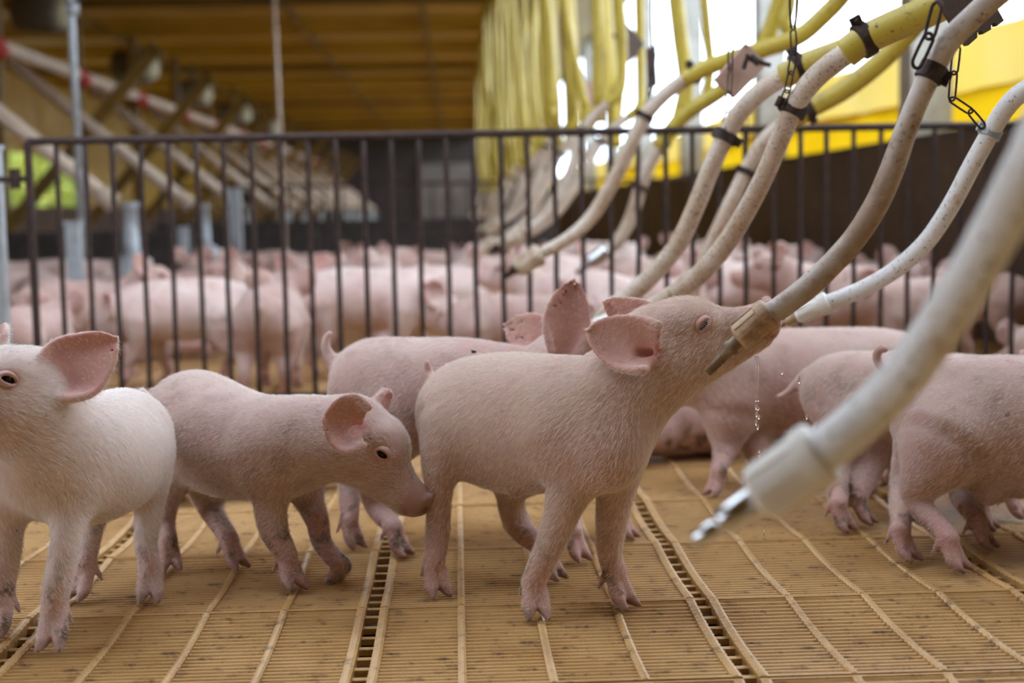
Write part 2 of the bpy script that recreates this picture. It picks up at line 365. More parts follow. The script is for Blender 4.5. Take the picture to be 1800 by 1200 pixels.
    for q in (-1, 1):
        e0 = H(.047, .0105); out = unit(Sv*q+.18*Fv+.10*Uv); t = .075*s
        while t > .01 and F.at(D, e0+out*t) > 0: t -= h*.4
        sf = e0+out*t; c = sf-out*.0064*s; tl = sp.get('eye_tilt', .35); t1 = unit(Fv-out*out.dot(Fv)); t2 = unit(np.cross(out, t1)); t2 = t2 if t2.dot(Uv) > 0 else -t2
        t1, t2 = t1*math.cos(tl)+t2*math.sin(tl), t2*math.cos(tl)-t1*math.sin(tl)
        T = F.new(); F.ball(T, sf+out*.0035*s, .0102*s, .03); D = -smin(-D, T, .006*s); eyes.append((c, out, t1, t2))
    v, f = surface(F, D)
    # colour masks: r pink, g horn, b mud
    k = np.zeros((len(v), 4), np.float32); k[:, 3] = 1
    nv = np.zeros_like(v); fn = np.cross(v[f[:, 2]]-v[f[:, 0]], v[f[:, 3]]-v[f[:, 1]])
    for c in range(3):
        for j in range(4): nv[:, c] += np.bincount(f[:, j], fn[:, c], len(v))
    nv /= np.linalg.norm(nv, axis=1)[:, None]+1e-12
    for P, NN in sheets:
        lo_, hi_ = P.min(0)-.012, P.max(0)+.012; J = np.where(((v > lo_) & (v < hi_)).all(1))[0]
        for a in range(0, len(J), 4000):
            j = J[a:a+4000]; d = np.linalg.norm(v[j][:, None]-P[None], axis=2); b = d.argmin(1); dm = d[np.arange(len(j)), b]
            inn = np.einsum('ij,ij->i', nv[j], NN[b]); near = np.clip((.011-dm)/.006, 0, 1)
            k[j, 0] = np.maximum(k[j, 0], near*np.clip(.26+sp.get('earpink', .30)*inn, .12, .8))
    for cn in canals: k[:, 0] = np.maximum(k[:, 0], np.clip((.030*s-np.linalg.norm(v-cn, axis=1))/(.020*s), 0, 1))
    nd = np.linalg.norm(v-H(.150, -.022), axis=1); k[:, 0] = np.maximum(k[:, 0], np.clip((.040*s-nd)/(.022*s), 0, .42)); k[:, 1] = np.maximum(k[:, 1], sp.get('nose_mud', 0)*np.clip((.046*s-nd)/(.026*s), 0, 1))
    for c, o_, a_, b_ in eyes: k[:, 0] = np.maximum(k[:, 0], np.clip((.020*s-np.linalg.norm(v-c, axis=1))/(.012*s), 0, .6))
    for ft, d, up, z in toes:
        q = v-ft; hgt = q@up; nearf = np.linalg.norm(q, axis=1) < .055*z
        k[:, 1] = np.maximum(k[:, 1], np.where(nearf, np.clip((.019*z-hgt)/(.009*z), 0, .6)*np.clip(((q@d)+.012*z)/(.01*z), 0, 1), 0))
        k[:, 0] = np.maximum(k[:, 0], np.where(np.linalg.norm(q, axis=1) < .12*z, np.clip((.10*z-hgt)/(.10*z), 0, .38), 0))
        k[:, 2] = np.maximum(k[:, 2], np.where(np.linalg.norm(q, axis=1) < .15*z, np.clip((.13*z-hgt)/(.07*z), 0, 1), 0))
    k[:, 2] = np.maximum(k[:, 2], sp.get('mud', .12))
    org = np.array(sp['origin'], float); me = bpy.data.meshes.new(name)
    me.vertices.add(len(v)); me.vertices.foreach_set('co', (v-org).astype(np.float32).ravel())
    me.loops.add(f.size); me.loops.foreach_set('vertex_index', f.astype(np.int32).ravel())
    me.polygons.add(len(f)); me.polygons.foreach_set('loop_start', np.arange(0, f.size, 4, dtype=np.int32))
    me.polygons.foreach_set('use_smooth', np.ones(len(f), bool)); me.update(calc_edges=True); me.validate()
    at = me.color_attributes.new('mask', 'FLOAT_COLOR', 'POINT'); at.data.foreach_set('color', k.ravel())
    me.materials.append(m or M[sp.get('skin', 'skin_pink')]); ob = bpy.data.objects.new(name, me); col.objects.link(ob); ob.location = V(org)
    if sp.get('eyes', True):
        for c, o_, a_, b_ in eyes:
            es = s*1.2; mb = MB(); r = .0082*es; rows = 9
            for i in range(rows+1):
                th = math.pi*i/rows
                for j in range(12):
                    ph = 2*math.pi*j/12; mb.v.append(tuple(c+r*(math.cos(th)*o_+math.sin(th)*(math.cos(ph)*a_+math.sin(ph)*b_))))
            for i in range(rows):
                for j in range(12): mb.f.append((i*12+j, (i+1)*12+j, (i+1)*12+(j+1) % 12, i*12+(j+1) % 12))
            e = mb.build('eye', M['eye'], ob, org, True); bm = bmesh.new(); bm.from_mesh(e.data); bmesh.ops.remove_doubles(bm, verts=bm.verts, dist=1e-6); bmesh.ops.recalc_face_normals(bm, faces=bm.faces); bm.to_mesh(e.data); bm.free()
            # eyelid: an almond ring hugging the globe
            mb = MB(); op = sp.get('lid', 1.0); K = 22; prof = [(0, .0086), (.10, .0096), (.35, .0104), (.62, .0094), (.85, .0060), (1.0, .0005)]
            for t, z in prof:
                for j in range(K):
                    th = 2*math.pi*j/K; cx, sy = math.cos(th), math.sin(th); up_ = sy > 0
                    ax = .0080+t*.0058; ay = (.0040*op if up_ else .0032*op)+t*(.0074 if up_ else .0064)
                    zz = z-(.0022*(abs(cx)**2)*(1-t)) - .0030*t*abs(cx); mb.v.append(tuple(c+es*(ax*cx*a_+ay*sy*b_+zz*o_)))
            for i in range(len(prof)-1):
                for j in range(K): mb.f.append((i*K+j, i*K+(j+1) % K, (i+1)*K+(j+1) % K, (i+1)*K+j))
            l_ = mb.build('eyelid', M['lid'], e, org, True); bm = bmesh.new(); bm.from_mesh(l_.data); bmesh.ops.recalc_face_normals(bm, faces=bm.faces); bm.to_mesh(l_.data); bm.free()
            if sp.get('lash'):
                mb = MB()
                for j in range(8):
                    x = -.007+.014*j/7; p0 = c+es*(x*a_+(.0042*op*math.sqrt(max(0, 1-(x/.009)**2)))*b_+.0092*o_); mb.tube([p0, p0+es*(.002*o_-.003*b_+x*.2*a_), p0+es*(.0045*o_-.0062*b_+x*.4*a_)], [.00022, .00018, .00006], 4)
                mb.build('eyelash', M['hair_white'], e, org)
    if sp.get('fur', 0): add_fur(ob, sp, v, f, nv, k, org, Fv, C, s, H)
    return ob

def add_fur(ob, sp, v, f, nv, k, org, Fv, C, s, H):
    n = sp['fur']; a, b, c, d = (v[f[:, i]] for i in range(4)); ar = np.linalg.norm(np.cross(c-a, d-b), axis=1)*.5
    wgt = ar*(1-.9*np.clip(k[f[:, 0], 1]*2, 0, 1)); nd = np.linalg.norm(a-H(.152, -.022), axis=1); wgt[nd < .027*s] = 0; wgt *= 1-.72*np.clip((k[f[:, 0], 0]-.3)*3, 0, 1)
    for q in (-1, 1): wgt[np.linalg.norm(a-H(.047, .0105, q*.045), axis=1) < .012*s] *= .3
    
    for p_, r_ in sp.get('tail', [])[1:]: wgt[np.linalg.norm(a-p_, axis=1) < r_*1.7] *= .12
    fi = rng.choice(len(f), n, p=wgt/wgt.sum()); u = rng.random((n, 2)); u0, u1 = u[:, :1], u[:, 1:]
    P = a[fi]*(1-u0)*(1-u1)+b[fi]*u0*(1-u1)+c[fi]*u0*u1+d[fi]*(1-u0)*u1; N_ = nv[f[fi, 0]]
    bd = np.array([p for p, r in sp['body']]); tan = unit(bd[0]-bd[-1])
    comb = np.tile(tan*.75+np.array([0, 0, -.62]), (n, 1))
    hdm = np.clip((.16*s-np.linalg.norm(P-H(.05, -.01), axis=1))/(.06*s), 0, 1)[:, None]; comb = comb*(1-hdm)+hdm*(-Fv*.9+np.array([0, 0, -.3]))
    comb += rng.normal(0, .22, (n, 3)); comb -= N_*(comb*N_).sum(1)[:, None]; comb /= np.linalg.norm(comb, axis=1)[:, None]+1e-9
    ln = (sp.get('flen', .0125)*rng.uniform(.55, 1.25, (n, 1)))*(1-.62*np.clip(k[f[fi, 0], 0:1]*1.5, 0, 1)); lift = rng.uniform(.16, .46, (n, 1))
    T = np.array([0, .34, .68, 1.0]); pos = np.zeros((n, 4, 3))
    for i, t in enumerate(T): pos[:, i] = P-org+comb*ln*t*(1-.10*t)+N_*ln*lift*(t-.42*t*t)
    hc = bpy.data.hair_curves.new('fur'); hc.add_curves([4]*n)
    hc.attributes['position'].data.foreach_set('vector', pos.astype(np.float32).ravel())
    r = hc.attributes.get('radius') or hc.attributes.new('radius', 'FLOAT', 'POINT')
    r.data.foreach_set('value', np.tile(np.array([.00015, .00014, .0001, .00003], np.float32)*sp.get('frad', 1.0), n))
    hc.materials.append(M[sp.get('hair', 'hair_pink')]); o = bpy.data.objects.new('fur', hc); col.objects.link(o); o.parent = ob; o['kind'] = 'stuff'
    return o

# ---- posing by joints
def J(px, py, Y, r):                       # joint seen at a pixel, Y metres down the barn, r pixels thick
    return (pt(px, py, Y), r*Y/FPX)
def legs(*L): return list(L)
def leg(ch, foot, d, s=1.0, **kw): return dict(ch=ch, foot=foot, dir=d, s=s, **kw)
def standing(dx=0, stride=.04, hp=0.0, look=0.0, h=.008, s=1.0, h_len=1.0, lying=False, eyes=True):
    """a generic piglet facing +X with its feet on z=0"""
    body = [((-.175, 0, .262), .080), ((-.10, 0, .258), .100), ((0, 0, .250), .104), ((.09, 0, .255), .095), ((.155, 0, .268+.25*hp*.3), .080), ((.205, look*.2, .285+hp*.35), .066)]
    hc = np.array((.235, look*.4, .298+hp*.55)); F = unit((math.cos(look*2), math.sin(look*2), -.30+hp*2.6)); U = np.array((0, 0, 1.0))
    S = np.cross(U, F)
    ear = []
    for q in (-1, 1):
        r = hc+F*(-.012)+S*q*.045+np.array((0, 0, .032)); ear.append(dict(root=r, tip=r+S*q*.075+np.array((0, 0, .045))-F*.035, face=F*.8+np.array((0, 0, .1))+S*q*.1, w=.040, cup=.45, nu=16, nv=11))
    lg = []
    for q in (-1, 1):
        st = stride*q
        lg.append(leg([((.115+dx, q*.050, .215), .058), ((.118+st*.4, q*.056, .135), .030), ((.122+st*.8, q*.057, .085), .021)], (.13+st, q*.058, 0), (1, 0, 0)))
        lg.append(leg([((-.155, q*.050, .225), .070), ((-.150-st*.2, q*.058, .155), .038), ((-.185-st*.6, q*.059, .100), .022)], (-.165-st, q*.06, 0), (1, 0, 0)))
    tail = [((-.245, 0, .300), .011), ((-.268, .004, .292), .009), ((-.280, .012, .262), .007), ((-.272, .016, .240), .006)]
    return dict(body=body, head=dict(c=hc, F=F, U=U, s=.98), legs=lg, tail=tail, ears=ear, h=h, origin=(0, 0, 0), mud=.2, eyes=eyes)
def resting(h=.008, eyes=True):
    """a piglet lying on its belly, legs folded beside it, facing +X"""
    body = [((-.18, 0, .085), .078), ((-.10, 0, .098), .096), ((0, 0, .100), .098), ((.09, 0, .098), .090), ((.155, 0, .100), .074), ((.205, 0, .105), .060)]
    hc = np.array((.235, 0, .100)); F = unit((1, .1, -.22)); S = np.cross((0, 0, 1), F); ear = []
    for q in (-1, 1):
        r = hc-F*.012+S*q*.045+np.array((0, 0, .032)); ear.append(dict(root=r, tip=r+S*q*.08+np.array((0, 0, .03))-F*.035, face=F*.8+np.array((0, 0, .2)), w=.04, cup=.45, nu=16, nv=11))
    lg = []
    for q in (-1, 1):
        lg.append(leg([((.11, q*.06, .075), .045), ((.10, q*.105, .035), .026), ((.16, q*.110, .026), .020)], (.225, q*.108, .002), (1, 0, 0)))
        lg.append(leg([((-.13, q*.06, .085), .062), ((-.09, q*.115, .050), .034), ((-.14, q*.125, .026), .021)], (-.075, q*.130, .002), (1, 0, 0)))
    return dict(body=body, head=dict(c=hc, F=F, U=(0, 0, 1), s=.98), legs=lg, tail=[((-.25, 0, .10), .010), ((-.275, .01, .09), .008), ((-.285, .03, .075), .006)], ears=ear, h=h, origin=(0, 0, 0), mud=.25, eyes=eyes)
# ------------------------------------------------------------------ the barn shell
# floor: plastic slatted panels laid on beams
GX0, PX, GY0, PY = -0.134, 0.486, 2.06, 0.36
SAG = .0065
floor = empty('floor', (0, 0, 0), kind='structure')
def sag(t): return -SAG*(1-(2*t-1)**2)
def panel_mesh():
    mb = MB(); W = PX-.020; n = 23; pitch = (PY-.004)/n; cs = 14
    # slats: round-backed bars running across, dropped with the sag of the panel
    for i in range(n):
        y = .004+pitch*(i+.5); z = sag(y/PY); r = pitch*.5-.0027
        prof = [(-r, -.012), (-r, -.0042), (-r*.5, -.0004), (r*.5, -.0004), (r, -.0042), (r, -.012)]
        n0 = len(mb.v)
        for x in (.006, W-.006):
            for (a, b) in prof: mb.v.append((x, y+a, z+b))
        for j in range(5): mb.f.append((n0+j, n0+j+1, n0+6+j+1, n0+6+j)[::-1])
    # lengthways ribs with a bead at every slat
    for q in range(5):
        x = .007+(W-.014)*q/4; hw = .0065 if q in (0, 4) else .0055; n0 = len(mb.v); K = n*2
        for i in range(K+1):
            y = .002+(PY-.006)*i/K; z = sag(y/PY); bz = .0020+(.0024 if i % 2 else 0)
            for (a, b) in ((-hw, -.014), (-hw, bz-.0015), (-hw*.4, bz), (hw*.4, bz), (hw, bz-.0015), (hw, -.014)): mb.v.append((x+a, y, z+b))
        for i in range(K):
            for j in range(5): mb.f.append((n0+i*6+j, n0+i*6+j+1, n0+(i+1)*6+j+1, n0+(i+1)*6+j))
        mb.f.append(tuple(n0+j for j in range(6))); mb.f.append(tuple(n0+K*6+j for j in range(6))[::-1])
    # end lips
    for y0, y1 in ((0, .005), (PY-.008, PY-.003)):
        mb.box((0, y0, -.014), (W, y1, .0010))
    # coupling tabs into the gap beside the next panel
    for i in range(8):
        y = .022+i*PY/8; z = sag(y/PY); mb.box((W-.001, y-.0060, z-.014), (W+.021, y+.0060, z-.0055))
    return mb
pm = panel_mesh(); pme = None
for ix in range(-5, 6):
    for iy in range(-2, 8):
        if pme is None:
            ob = pm.build('floor_panel', M['floor'], floor); pme = ob.data
        else: ob = link('floor_panel', pme, floor)
        ob.location = (GX0+PX*ix+.010, GY0+PY*iy, rng.uniform(-.0012, .0012)); ob.rotation_euler = (0, 0, rng.normal(0, .0012))
mb = MB()
for i in range(-3, 9): mb.box((-2.7, GY0+PY*i-.02, -.10), (2.8, GY0+PY*i+.02, -.0235))
mb.build('floor_beam', M['beam'], floor)
MB().box((-6, -14, -.4), (2.35, 40, -.3)).build('slurry_floor', M['dark'], floor)
# the floor of the pens beyond the fence
YF = GY0+PY*8
MB().box((-5.5, YF, -.25), (2.3, 36, -.002)).build('floor', M['floor']).__setitem__('kind', 'structure')

XW = 2.2
def struct(name, mb, m, origin=(0, 0, 0), parent=None):
    o = mb.build(name, m, parent, origin); 
    if parent is None: o['kind'] = 'structure'
    return o
struct('wall_right', MB().box((XW, -14, -.3), (XW+.12, 36, .875)), M['wall'])
struct('trim_1', MB().box((XW-.01, -14, .875), (XW+.13, 36, .895)), M['dark'])
# concrete posts carrying the eave
for i, px in enumerate((3.5, 6.95, 10.4, 13.85, 17.3, 20.8, 24.2, 27.7)):
    struct('trim_%d' % (i+2), MB().box((XW+.01, px-.10, .85), (XW+.21, px+.10, 3.5)), M['post'])
struct('trim_20', MB().box((XW-.02, -14, 3.40), (XW+.25, 36, 3.56)), M['dark'])
# rolled-down yellow curtain over the lower part of the opening
def curtain(name, z0, z1, m, x, seed, ya=-14, yb=36):
    mb = MB(); r = np.random.default_rng(seed); Ys = np.linspace(ya, yb, 200); rows = 7; n0 = 0
    for y in Ys:
        for j in range(rows):
            t = j/(rows-1); zz = z0+(z1-z0)*t+(.03*math.sin(y*.7)*t)
            mb.v.append((x+.02*math.sin(y*5+t*2)+.015*math.sin(y*13+1), y, zz))
    for i in range(len(Ys)-1):
        for j in range(rows-1): mb.f.append((i*rows+j, (i+1)*rows+j, (i+1)*rows+j+1, i*rows+j+1))
    o = mb.build(name, m, smooth=True); return o
cur = empty('side_curtain', (XW+.3, 10, .86), 'yellow tarpaulin curtain hung along the open side above the brown wall', 'curtain')
a = curtain('lower_sheet', .80, 1.14, M['curtain'], XW+.28, 1); a.parent = cur; a.location = -cur.location
a = curtain('upper_sheet', 1.10, 1.42, M['curtain_pale'], XW+.30, 2); a.parent = cur; a.location = -cur.location
# ceiling lining with cross ribs, and the darker slope outside it
ceil = MB(); Ys = np.linspace(-14, 35, 99)
for i in range(len(Ys)-1):
    y0, y1 = Ys[i], Ys[i+1]; z = 2.43+(.035 if i % 2 else 0); 
    if 1.4 <= y0 < 4.9: ceil.box((-5.5, y0, z), (-2.0, y1, z+.05)); ceil.box((.30, y0, z), (.55, y1, z+.05))      # leaves a bay for the opal sheets added to let in top light
    else: ceil.box((-5.5, y0, z), (.55, y1, z+.05))
for i, y in enumerate(np.arange(1.0, 34, 1.9)): struct('trim_%d' % (30+i), MB().box((-5.4, y-.035, 2.37), (.53, y+.035, 2.429)), M['ceil_dark' if i % 3 == 0 else 'ceil'])
struct('ceiling', ceil, M['ceil'])
for i, x in enumerate((-3.4, -1.45, -.25)): struct('trim_%d' % (21+i), MB().box((x-.03, -14, 2.395), (x+.03, 35, 2.431)), M['ceil_dark'])
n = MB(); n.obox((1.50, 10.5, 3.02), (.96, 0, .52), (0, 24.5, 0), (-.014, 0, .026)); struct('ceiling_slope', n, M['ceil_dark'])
struct('trim_24', MB().box((.53, -14, 2.33), (.60, 35, 2.47)), M['ceil_dark'])
# far end
struct('wall_back', MB().box((-6, 35, -.3), (2.4, 35.2, 3.7)), M['dark'])
struct('wall_front', MB().box((-6, -14.2, -.3), (2.4, -14, 3.7)), M['wall'])
MB().box((-5.5, -14, -.25), (2.3, GY0-2*PY, -.002)).build('floor', M['floor'])['kind'] = 'structure'
struct('door_1', MB().box((-.85, 34.86, .25), (.55, 35.0, 1.75)), M['grey_panel'])
# left side: low wall, posts, dim yellow curtain above, hedge outside
struct('wall_left', MB().box((-5.5, -14, -.3), (-5.4, 36, .75)), M['wall'])
lc = empty('roller_curtain', (-5.5, 15, 1.7), 'amber curtain drawn down in the far left side opening', 'curtain')
for q, (ya, yb) in enumerate(((2.7, 15.6), (15.6, 21.2), (21.2, 36), (-14, -1.3))):  # near sheets are unseen, the gap between them shaped to light the leftmost piglet
    a = curtain('sheet', 1.42 if q == 1 else .72, 2.5, M['ceil'], -5.45, 3, ya, yb); a.parent = lc; a.location = -lc.location
rc = empty('light_blocking_curtain', (XW+.42, -6, 1.36), 'unseen yellow curtain added along the right side behind to block front light', 'curtain')  # out of view, added to cut the front light from the right opening
a = curtain('sheet', 1.44, 3.45, M['ceil'], XW+.42, 5, -14, 1.5); a.parent = rc; a.location = -rc.location
MB().box((-60, -60, -.5), (60, 90, -.42)).build('ground', M['ground'])['kind'] = 'structure'
# hedge outside the left side
hb = MB(); hb.box((-8.7, 17.5, -.45), (-8.3, 42.5, 2.8))
for i in range(4200):
    c = np.array([-8.2+rng.normal(0, .35), rng.uniform(18, 42), rng.uniform(-.3, 2.9)]); a = rng.normal(0, 1, 3); a = unit(a)*.13; b = unit(np.cross(a, rng.normal(0, 1, 3)))*.06
    n0 = len(hb.v); hb.v += [tuple(c-a), tuple(c+b), tuple(c+a), tuple(c-b)]; hb.f.append((n0, n0+1, n0+2, n0+3))
tag(hb.build('hedge', M['leafgreen'], origin=(-8.2, 30, -.4)), 'sunlit yellow green hedge seen through the left side opening', 'hedge', kind='stuff')

# water main under the edge of the ceiling lining, from which the yellow hoses drop
wm = empty('water_main', (.68, 10, 2.40), 'grey water pipe running along the ceiling edge above the yellow hoses', 'pipe'); wo = np.array(wm.location)
MB().tube([(.68, -2, 2.40), (.68, 34, 2.40)], .03, 12).build('pipe', M['galv'], wm, wo, True)
for y in np.arange(0, 34, 2.4): MB().tube([(.68, y, 2.40), (.64, y, 2.54)], .012, 8).tube([(.68, y-.02, 2.40), (.68, y+.02, 2.40)], .038, 12).build('bracket', M['rust'], wm, wo)

sk = empty('added_skylight_1', (-.85, 3.4, 2.45), kind='structure')  # unseen skylight, added so that sky light falls on the piglets' backs
for i in range(4):
    x0 = -2.02+.585*i; mb = MB(); n0 = 0; K = 26
    for j in range(K+1):
        x = x0+.600*j/K; z = 2.475+.012*math.cos(2*math.pi*j/6.5)
        mb.v += [(x, 1.3, z), (x, 5.1, z)]
    for j in range(K): mb.f.append((2*j, 2*j+2, 2*j+3, 2*j+1))
    mb.build('added_light_sheet', M['opal'], sk, (-.85, 3.4, 2.45), True)
# ------------------------------------------------------------------ pen fence of welded bars
FY = 4.17
def bars_fence(Y, x0, x1, pitch, zt, r, label, nbar_mesh=None, rail2=None, name='pen_fence'):
    f = empty(name, (x0, Y, 0), label, 'fence')
    MB().tube([(x0, Y, zt), (x1, Y, zt)], r*1.45, 10).build('top_rail', M['rust'], f, (x0, Y, 0))
    MB().tube([(x0, Y, .05), (x1, Y, .05)], r*1.3, 10).build('bottom_rail', M['rust'], f, (x0, Y, 0))
    MB().tube([(x0, Y, 0), (x0, Y, zt)], r*1.55, 10).build('end_post', M['rust'], f, (x0, Y, 0))
    n = int((x1-x0)/pitch); first = None
    for i in range(1, n+1):
        if first is None:
            P = [(0, 0, z) for z in np.linspace(.05, zt, 12)]
            P = [(p[0]+.0012*math.sin(k*1.7), p[1], p[2]) for k, p in enumerate(P)]
            b = MB().tube(P, r, 8).build('bar', M['rust'], f, (0, 0, 0), True); first = b.data
        else: b = link('bar', first, f)
        b.location = (pitch*i+rng.normal(0, .0015), 0, 0); b.rotation_euler = (0, rng.normal(0, .002), rng.uniform(0, 6))
    return f
pL = pt(48, 245, FY); ZT = pL[2]
fence = bars_fence(FY, pL[0], 2.14, .0799, ZT-.006, .0078, 'dark rusty fence of upright bars running across the pen behind the front piglets')
hp = pt(15, 315, FY)
hg = empty('gate_hinge', hp, 'dark rusty hinge bolt joining the barred fence to the galvanised post', 'hinge')
MB().tube([hp+[-.03, 0, 0], hp+[.055, 0, 0]], .009, 8).build('pin', M['rust'], hg, hp)
MB().tube([hp+[.02, 0, -.028], hp+[.02, 0, .03]], .016, 10).build('knuckle', M['rust'], hg, hp)
def post(px, Y, z0, z1, w, label, name='galvanised_post', m='galv'):
    p = pt(px, 500, Y); e = MB(); e.box((p[0]-w/2, Y-w/2, z0), (p[0]+w/2, Y+w/2, z1))
    mb = e; 
    mb.box((p[0]-w*.62, Y-w*.62, z1-.012), (p[0]+w*.62, Y+w*.62, z1))      # cap
    mb.box((p[0]-w*.95, Y-w*.95, z0), (p[0]+w*.95, Y+w*.95, z0+.01))       # foot plate
    for k in range(6): mb.tube([(p[0], Y-w/2-.002, z0+.1+k*(z1-z0-.15)/6), (p[0], Y-w/2+.001, z0+.1+k*(z1-z0-.15)/6)], .006, 8)
    return tag(mb.build(name, M[m], origin=(p[0], Y, z0)), label, 'post')
post(0, 4.25, 0, pt(0, 255, 4.25)[2], .040, 'galvanised post at the end of the barred fence, beside the hinge')
post(134, 6.4, 0, pt(134, 388, 6.4)[2], .060, 'short galvanised post with bolt holes behind the fence, nearest to its end post')
post(326, 8.6, 0, pt(326, 398, 8.6)[2], .055, 'short galvanised post in front of the dark partition, second from the fence end')
post(418, 9.4, 0, pt(418, 330, 9.4)[2], .075, 'tall grey post rising above the dark partition under the feed tubes')
post(508, 11, 0, pt(508, 370, 11)[2], .07, 'thin grey post in the crowded pen, right of the tall grey post')
# fence and solid partitions further down the barn
bars_fence(12.8, -2.6, 2.15, .16, .835, .010, 'blurred barred fence across the far pens', name='far_pen_fence')
def partition(x0, x1, Y, z1, label):
    e = empty('pen_partition', ((x0+x1)/2, Y, 0), label, 'partition'); n = max(1, round((x1-x0)/.62))
    for i in range(n):
        a = x0+(x1-x0)*i/n; b = x0+(x1-x0)*(i+1)/n
        mb = MB(); mb.box((a+.004, Y-.02, 0), (b-.004, Y+.02, z1)); mb.box((a+.03, Y-.032, z1-.06), (b-.03, Y-.02, z1-.02)); mb.box((a+.03, Y-.032, .05), (b-.03, Y-.02, .09))
        mb.build('board', M['dark'], e, e.location[:])
    return e
partition(-2.75, -1.62, 8.9, .50, 'low dark board partition standing left behind the barred fence')
partition(-2.2, .75, 10.6, .535, 'long dark board partition across the middle of the barn')
partition(-5.3, -2.8, 9.6, .50, 'low dark board partition further left by the hedge opening')

# ------------------------------------------------------------------ drinking hoses
def frame(d, up=(0, 0, 1)):
    d = unit(d); s = np.cross(d, up); s = unit(s) if np.linalg.norm(s) > 1e-3 else np.array([1., 0, 0]); return d, s, np.cross(s, d)
def px_path(L): return [pt(a, b, Y) for a, b, Y, r in L], [r*Y/FPX for a, b, Y, r in L]
def tube_from(name, L, m, parent, org, seg=16, n=7):
    P, r = px_path(L); Q = spline(np.column_stack([P, r]), n)
    return MB().tube(Q[:, :3], Q[:, 3], seg).build(name, M[m], parent, org, True)
def fitting(name, a, b, ra, rb, m, parent, org, ribs=8):
    """a moulded reducer: flange at the pipe side, ribs along the barrel, chamfered mouth; a = mouth, b = pipe side"""
    d, s, u = frame(np.array(b)-a); L = np.linalg.norm(np.array(b)-a); mb = MB()
    st = [(0, .72), (.06, .96), (.10, 1.0), (.70, 1.0), (.72, 1.10), (.92, 1.12), (.96, 1.06), (1.0, .80)]
    mb.tube([np.array(a)+d*L*t for t, q in st], [(ra+(rb-ra)*t)*q for t, q in st], 20)
    for k in range(ribs):
        an = 2*math.pi*k/ribs; o = s*math.cos(an)+u*math.sin(an); w = -s*math.sin(an)+u*math.cos(an)
        c = np.array(a)+d*L*.40+o*(ra+(rb-ra)*.4)*1.0; mb.obox(c, d*L*.30, w*ra*.07, o*ra*.06)
    return mb.build(name, M[m], parent, org, False)
def nipple(name, tip, base, r, m, parent, org, notch=True):
    """a bite nipple: hollow spout cut away on top so that the valve pin shows"""
    d, s, u = frame(np.array(base)-tip); L = np.linalg.norm(np.array(base)-tip); mb = MB(); tip = np.array(tip); n0 = 0
    rows = [(0, .62), (.04, .72), (.45, .80), (.62, .86), (.64, 1.08), (.74, 1.10), (.76, .9), (1.0, .9)] if notch else [(0, .45), (.03, .62), (.27, .62), (.30, .50), (.36, .50), (.38, .88), (.42, .95), (.80, .95), (.82, .8), (.86, .8), (.88, 1.15), (1.0, 1.15)]
    mb.tube([tip+d*L*t for t, q in rows], [r*q for t, q in rows], 16, caps=False)
    if notch:                                       # open mouth: drop the upper faces of the spout
        mb.f = [f for f in mb.f if not (max(f) < 16*3 and sum(np.dot(np.array(mb.v[i])-tip, u) for i in f)/4 > r*.28)]
        mb.tube([tip+d*L*t for t in (0.02, .66)], r*.50, 10)
    else: mb.f.append(tuple(range(16))[::-1])
    return mb.build(name, M[m], parent, org, True)
def clamp(c, d, r, parent, org, m='rust', w=.016, ear=(0, -.3, 1)):
    d = unit(d); mb = MB(); st = [(-.5, 1.0), (-.46, 1.14), (.46, 1.14), (.5, 1.0)]
    mb.tube([np.array(c)+d*w*t for t, q in st], [r*q for t, q in st], 18)
    e = np.array(ear, float); e = unit(e-d*d.dot(e)); q = np.cross(d, e)
    mb.obox(np.array(c)+e*r*1.28, e*r*.30, d*w*.42, q*r*.16)                 # screw lug
    mb.tube([np.array(c)+e*r*1.3-q*r*.45, np.array(c)+e*r*1.3+q*r*.5], r*.18, 8)
    return mb.build('clamp', M[m], parent, org, False)

def drinker(name, label, white, wm, fit, fm, nip, nm, yellow=None, clamps=(), ycl=None, group=None, notch=True):
    org = pt(*white[len(white)//2][:3]); o = empty(name, org, label, 'drinking hose', group); org = np.array(o.location)
    tube_from('white_pipe', white, wm, o, org)
    (a, b, Y, ra), (a2, b2, Y2, rb) = fit; fitting('nozzle_fitting', pt(a, b, Y), pt(a2, b2, Y2), ra*Y/FPX, rb*Y2/FPX, fm, o, org)
    (a, b, Y, ra), (a2, b2, Y2, rb) = nip; nipple('bite_nipple', pt(a, b, Y), pt(a2, b2, Y2), ra*Y/FPX, nm, o, org, notch)
    if yellow: tube_from('yellow_hose', yellow, 'yhose', o, org)
    last = yellow or white; E = pt(*last[-1][:3]); d = unit(E-pt(*last[-2][:3])); rr = last[-1][3]*last[-1][2]/FPX      # carry on up to the water main
    up_ = spline([E-d*.02, E+d*.10, E+[d[0]*.24, 0, .30], ((E[0]+.68)/2+.06, E[1], 1.75), (.69, E[1], 2.2), (.68, E[1], 2.375)], 6)
    MB().tube(up_, rr*1.04, 12).build('supply_hose', M['yhose'], o, org, True)
    for (a, b, Y, r, dx, dy, m, ear) in clamps:
        c = pt(a, b, Y); d = pt(a+dx, b+dy, Y)-c; clamp(c, d, r*Y/FPX, o, org, m, (.022 if r > 14 else .016) if m == 'rust' else .017, ear)
    return o
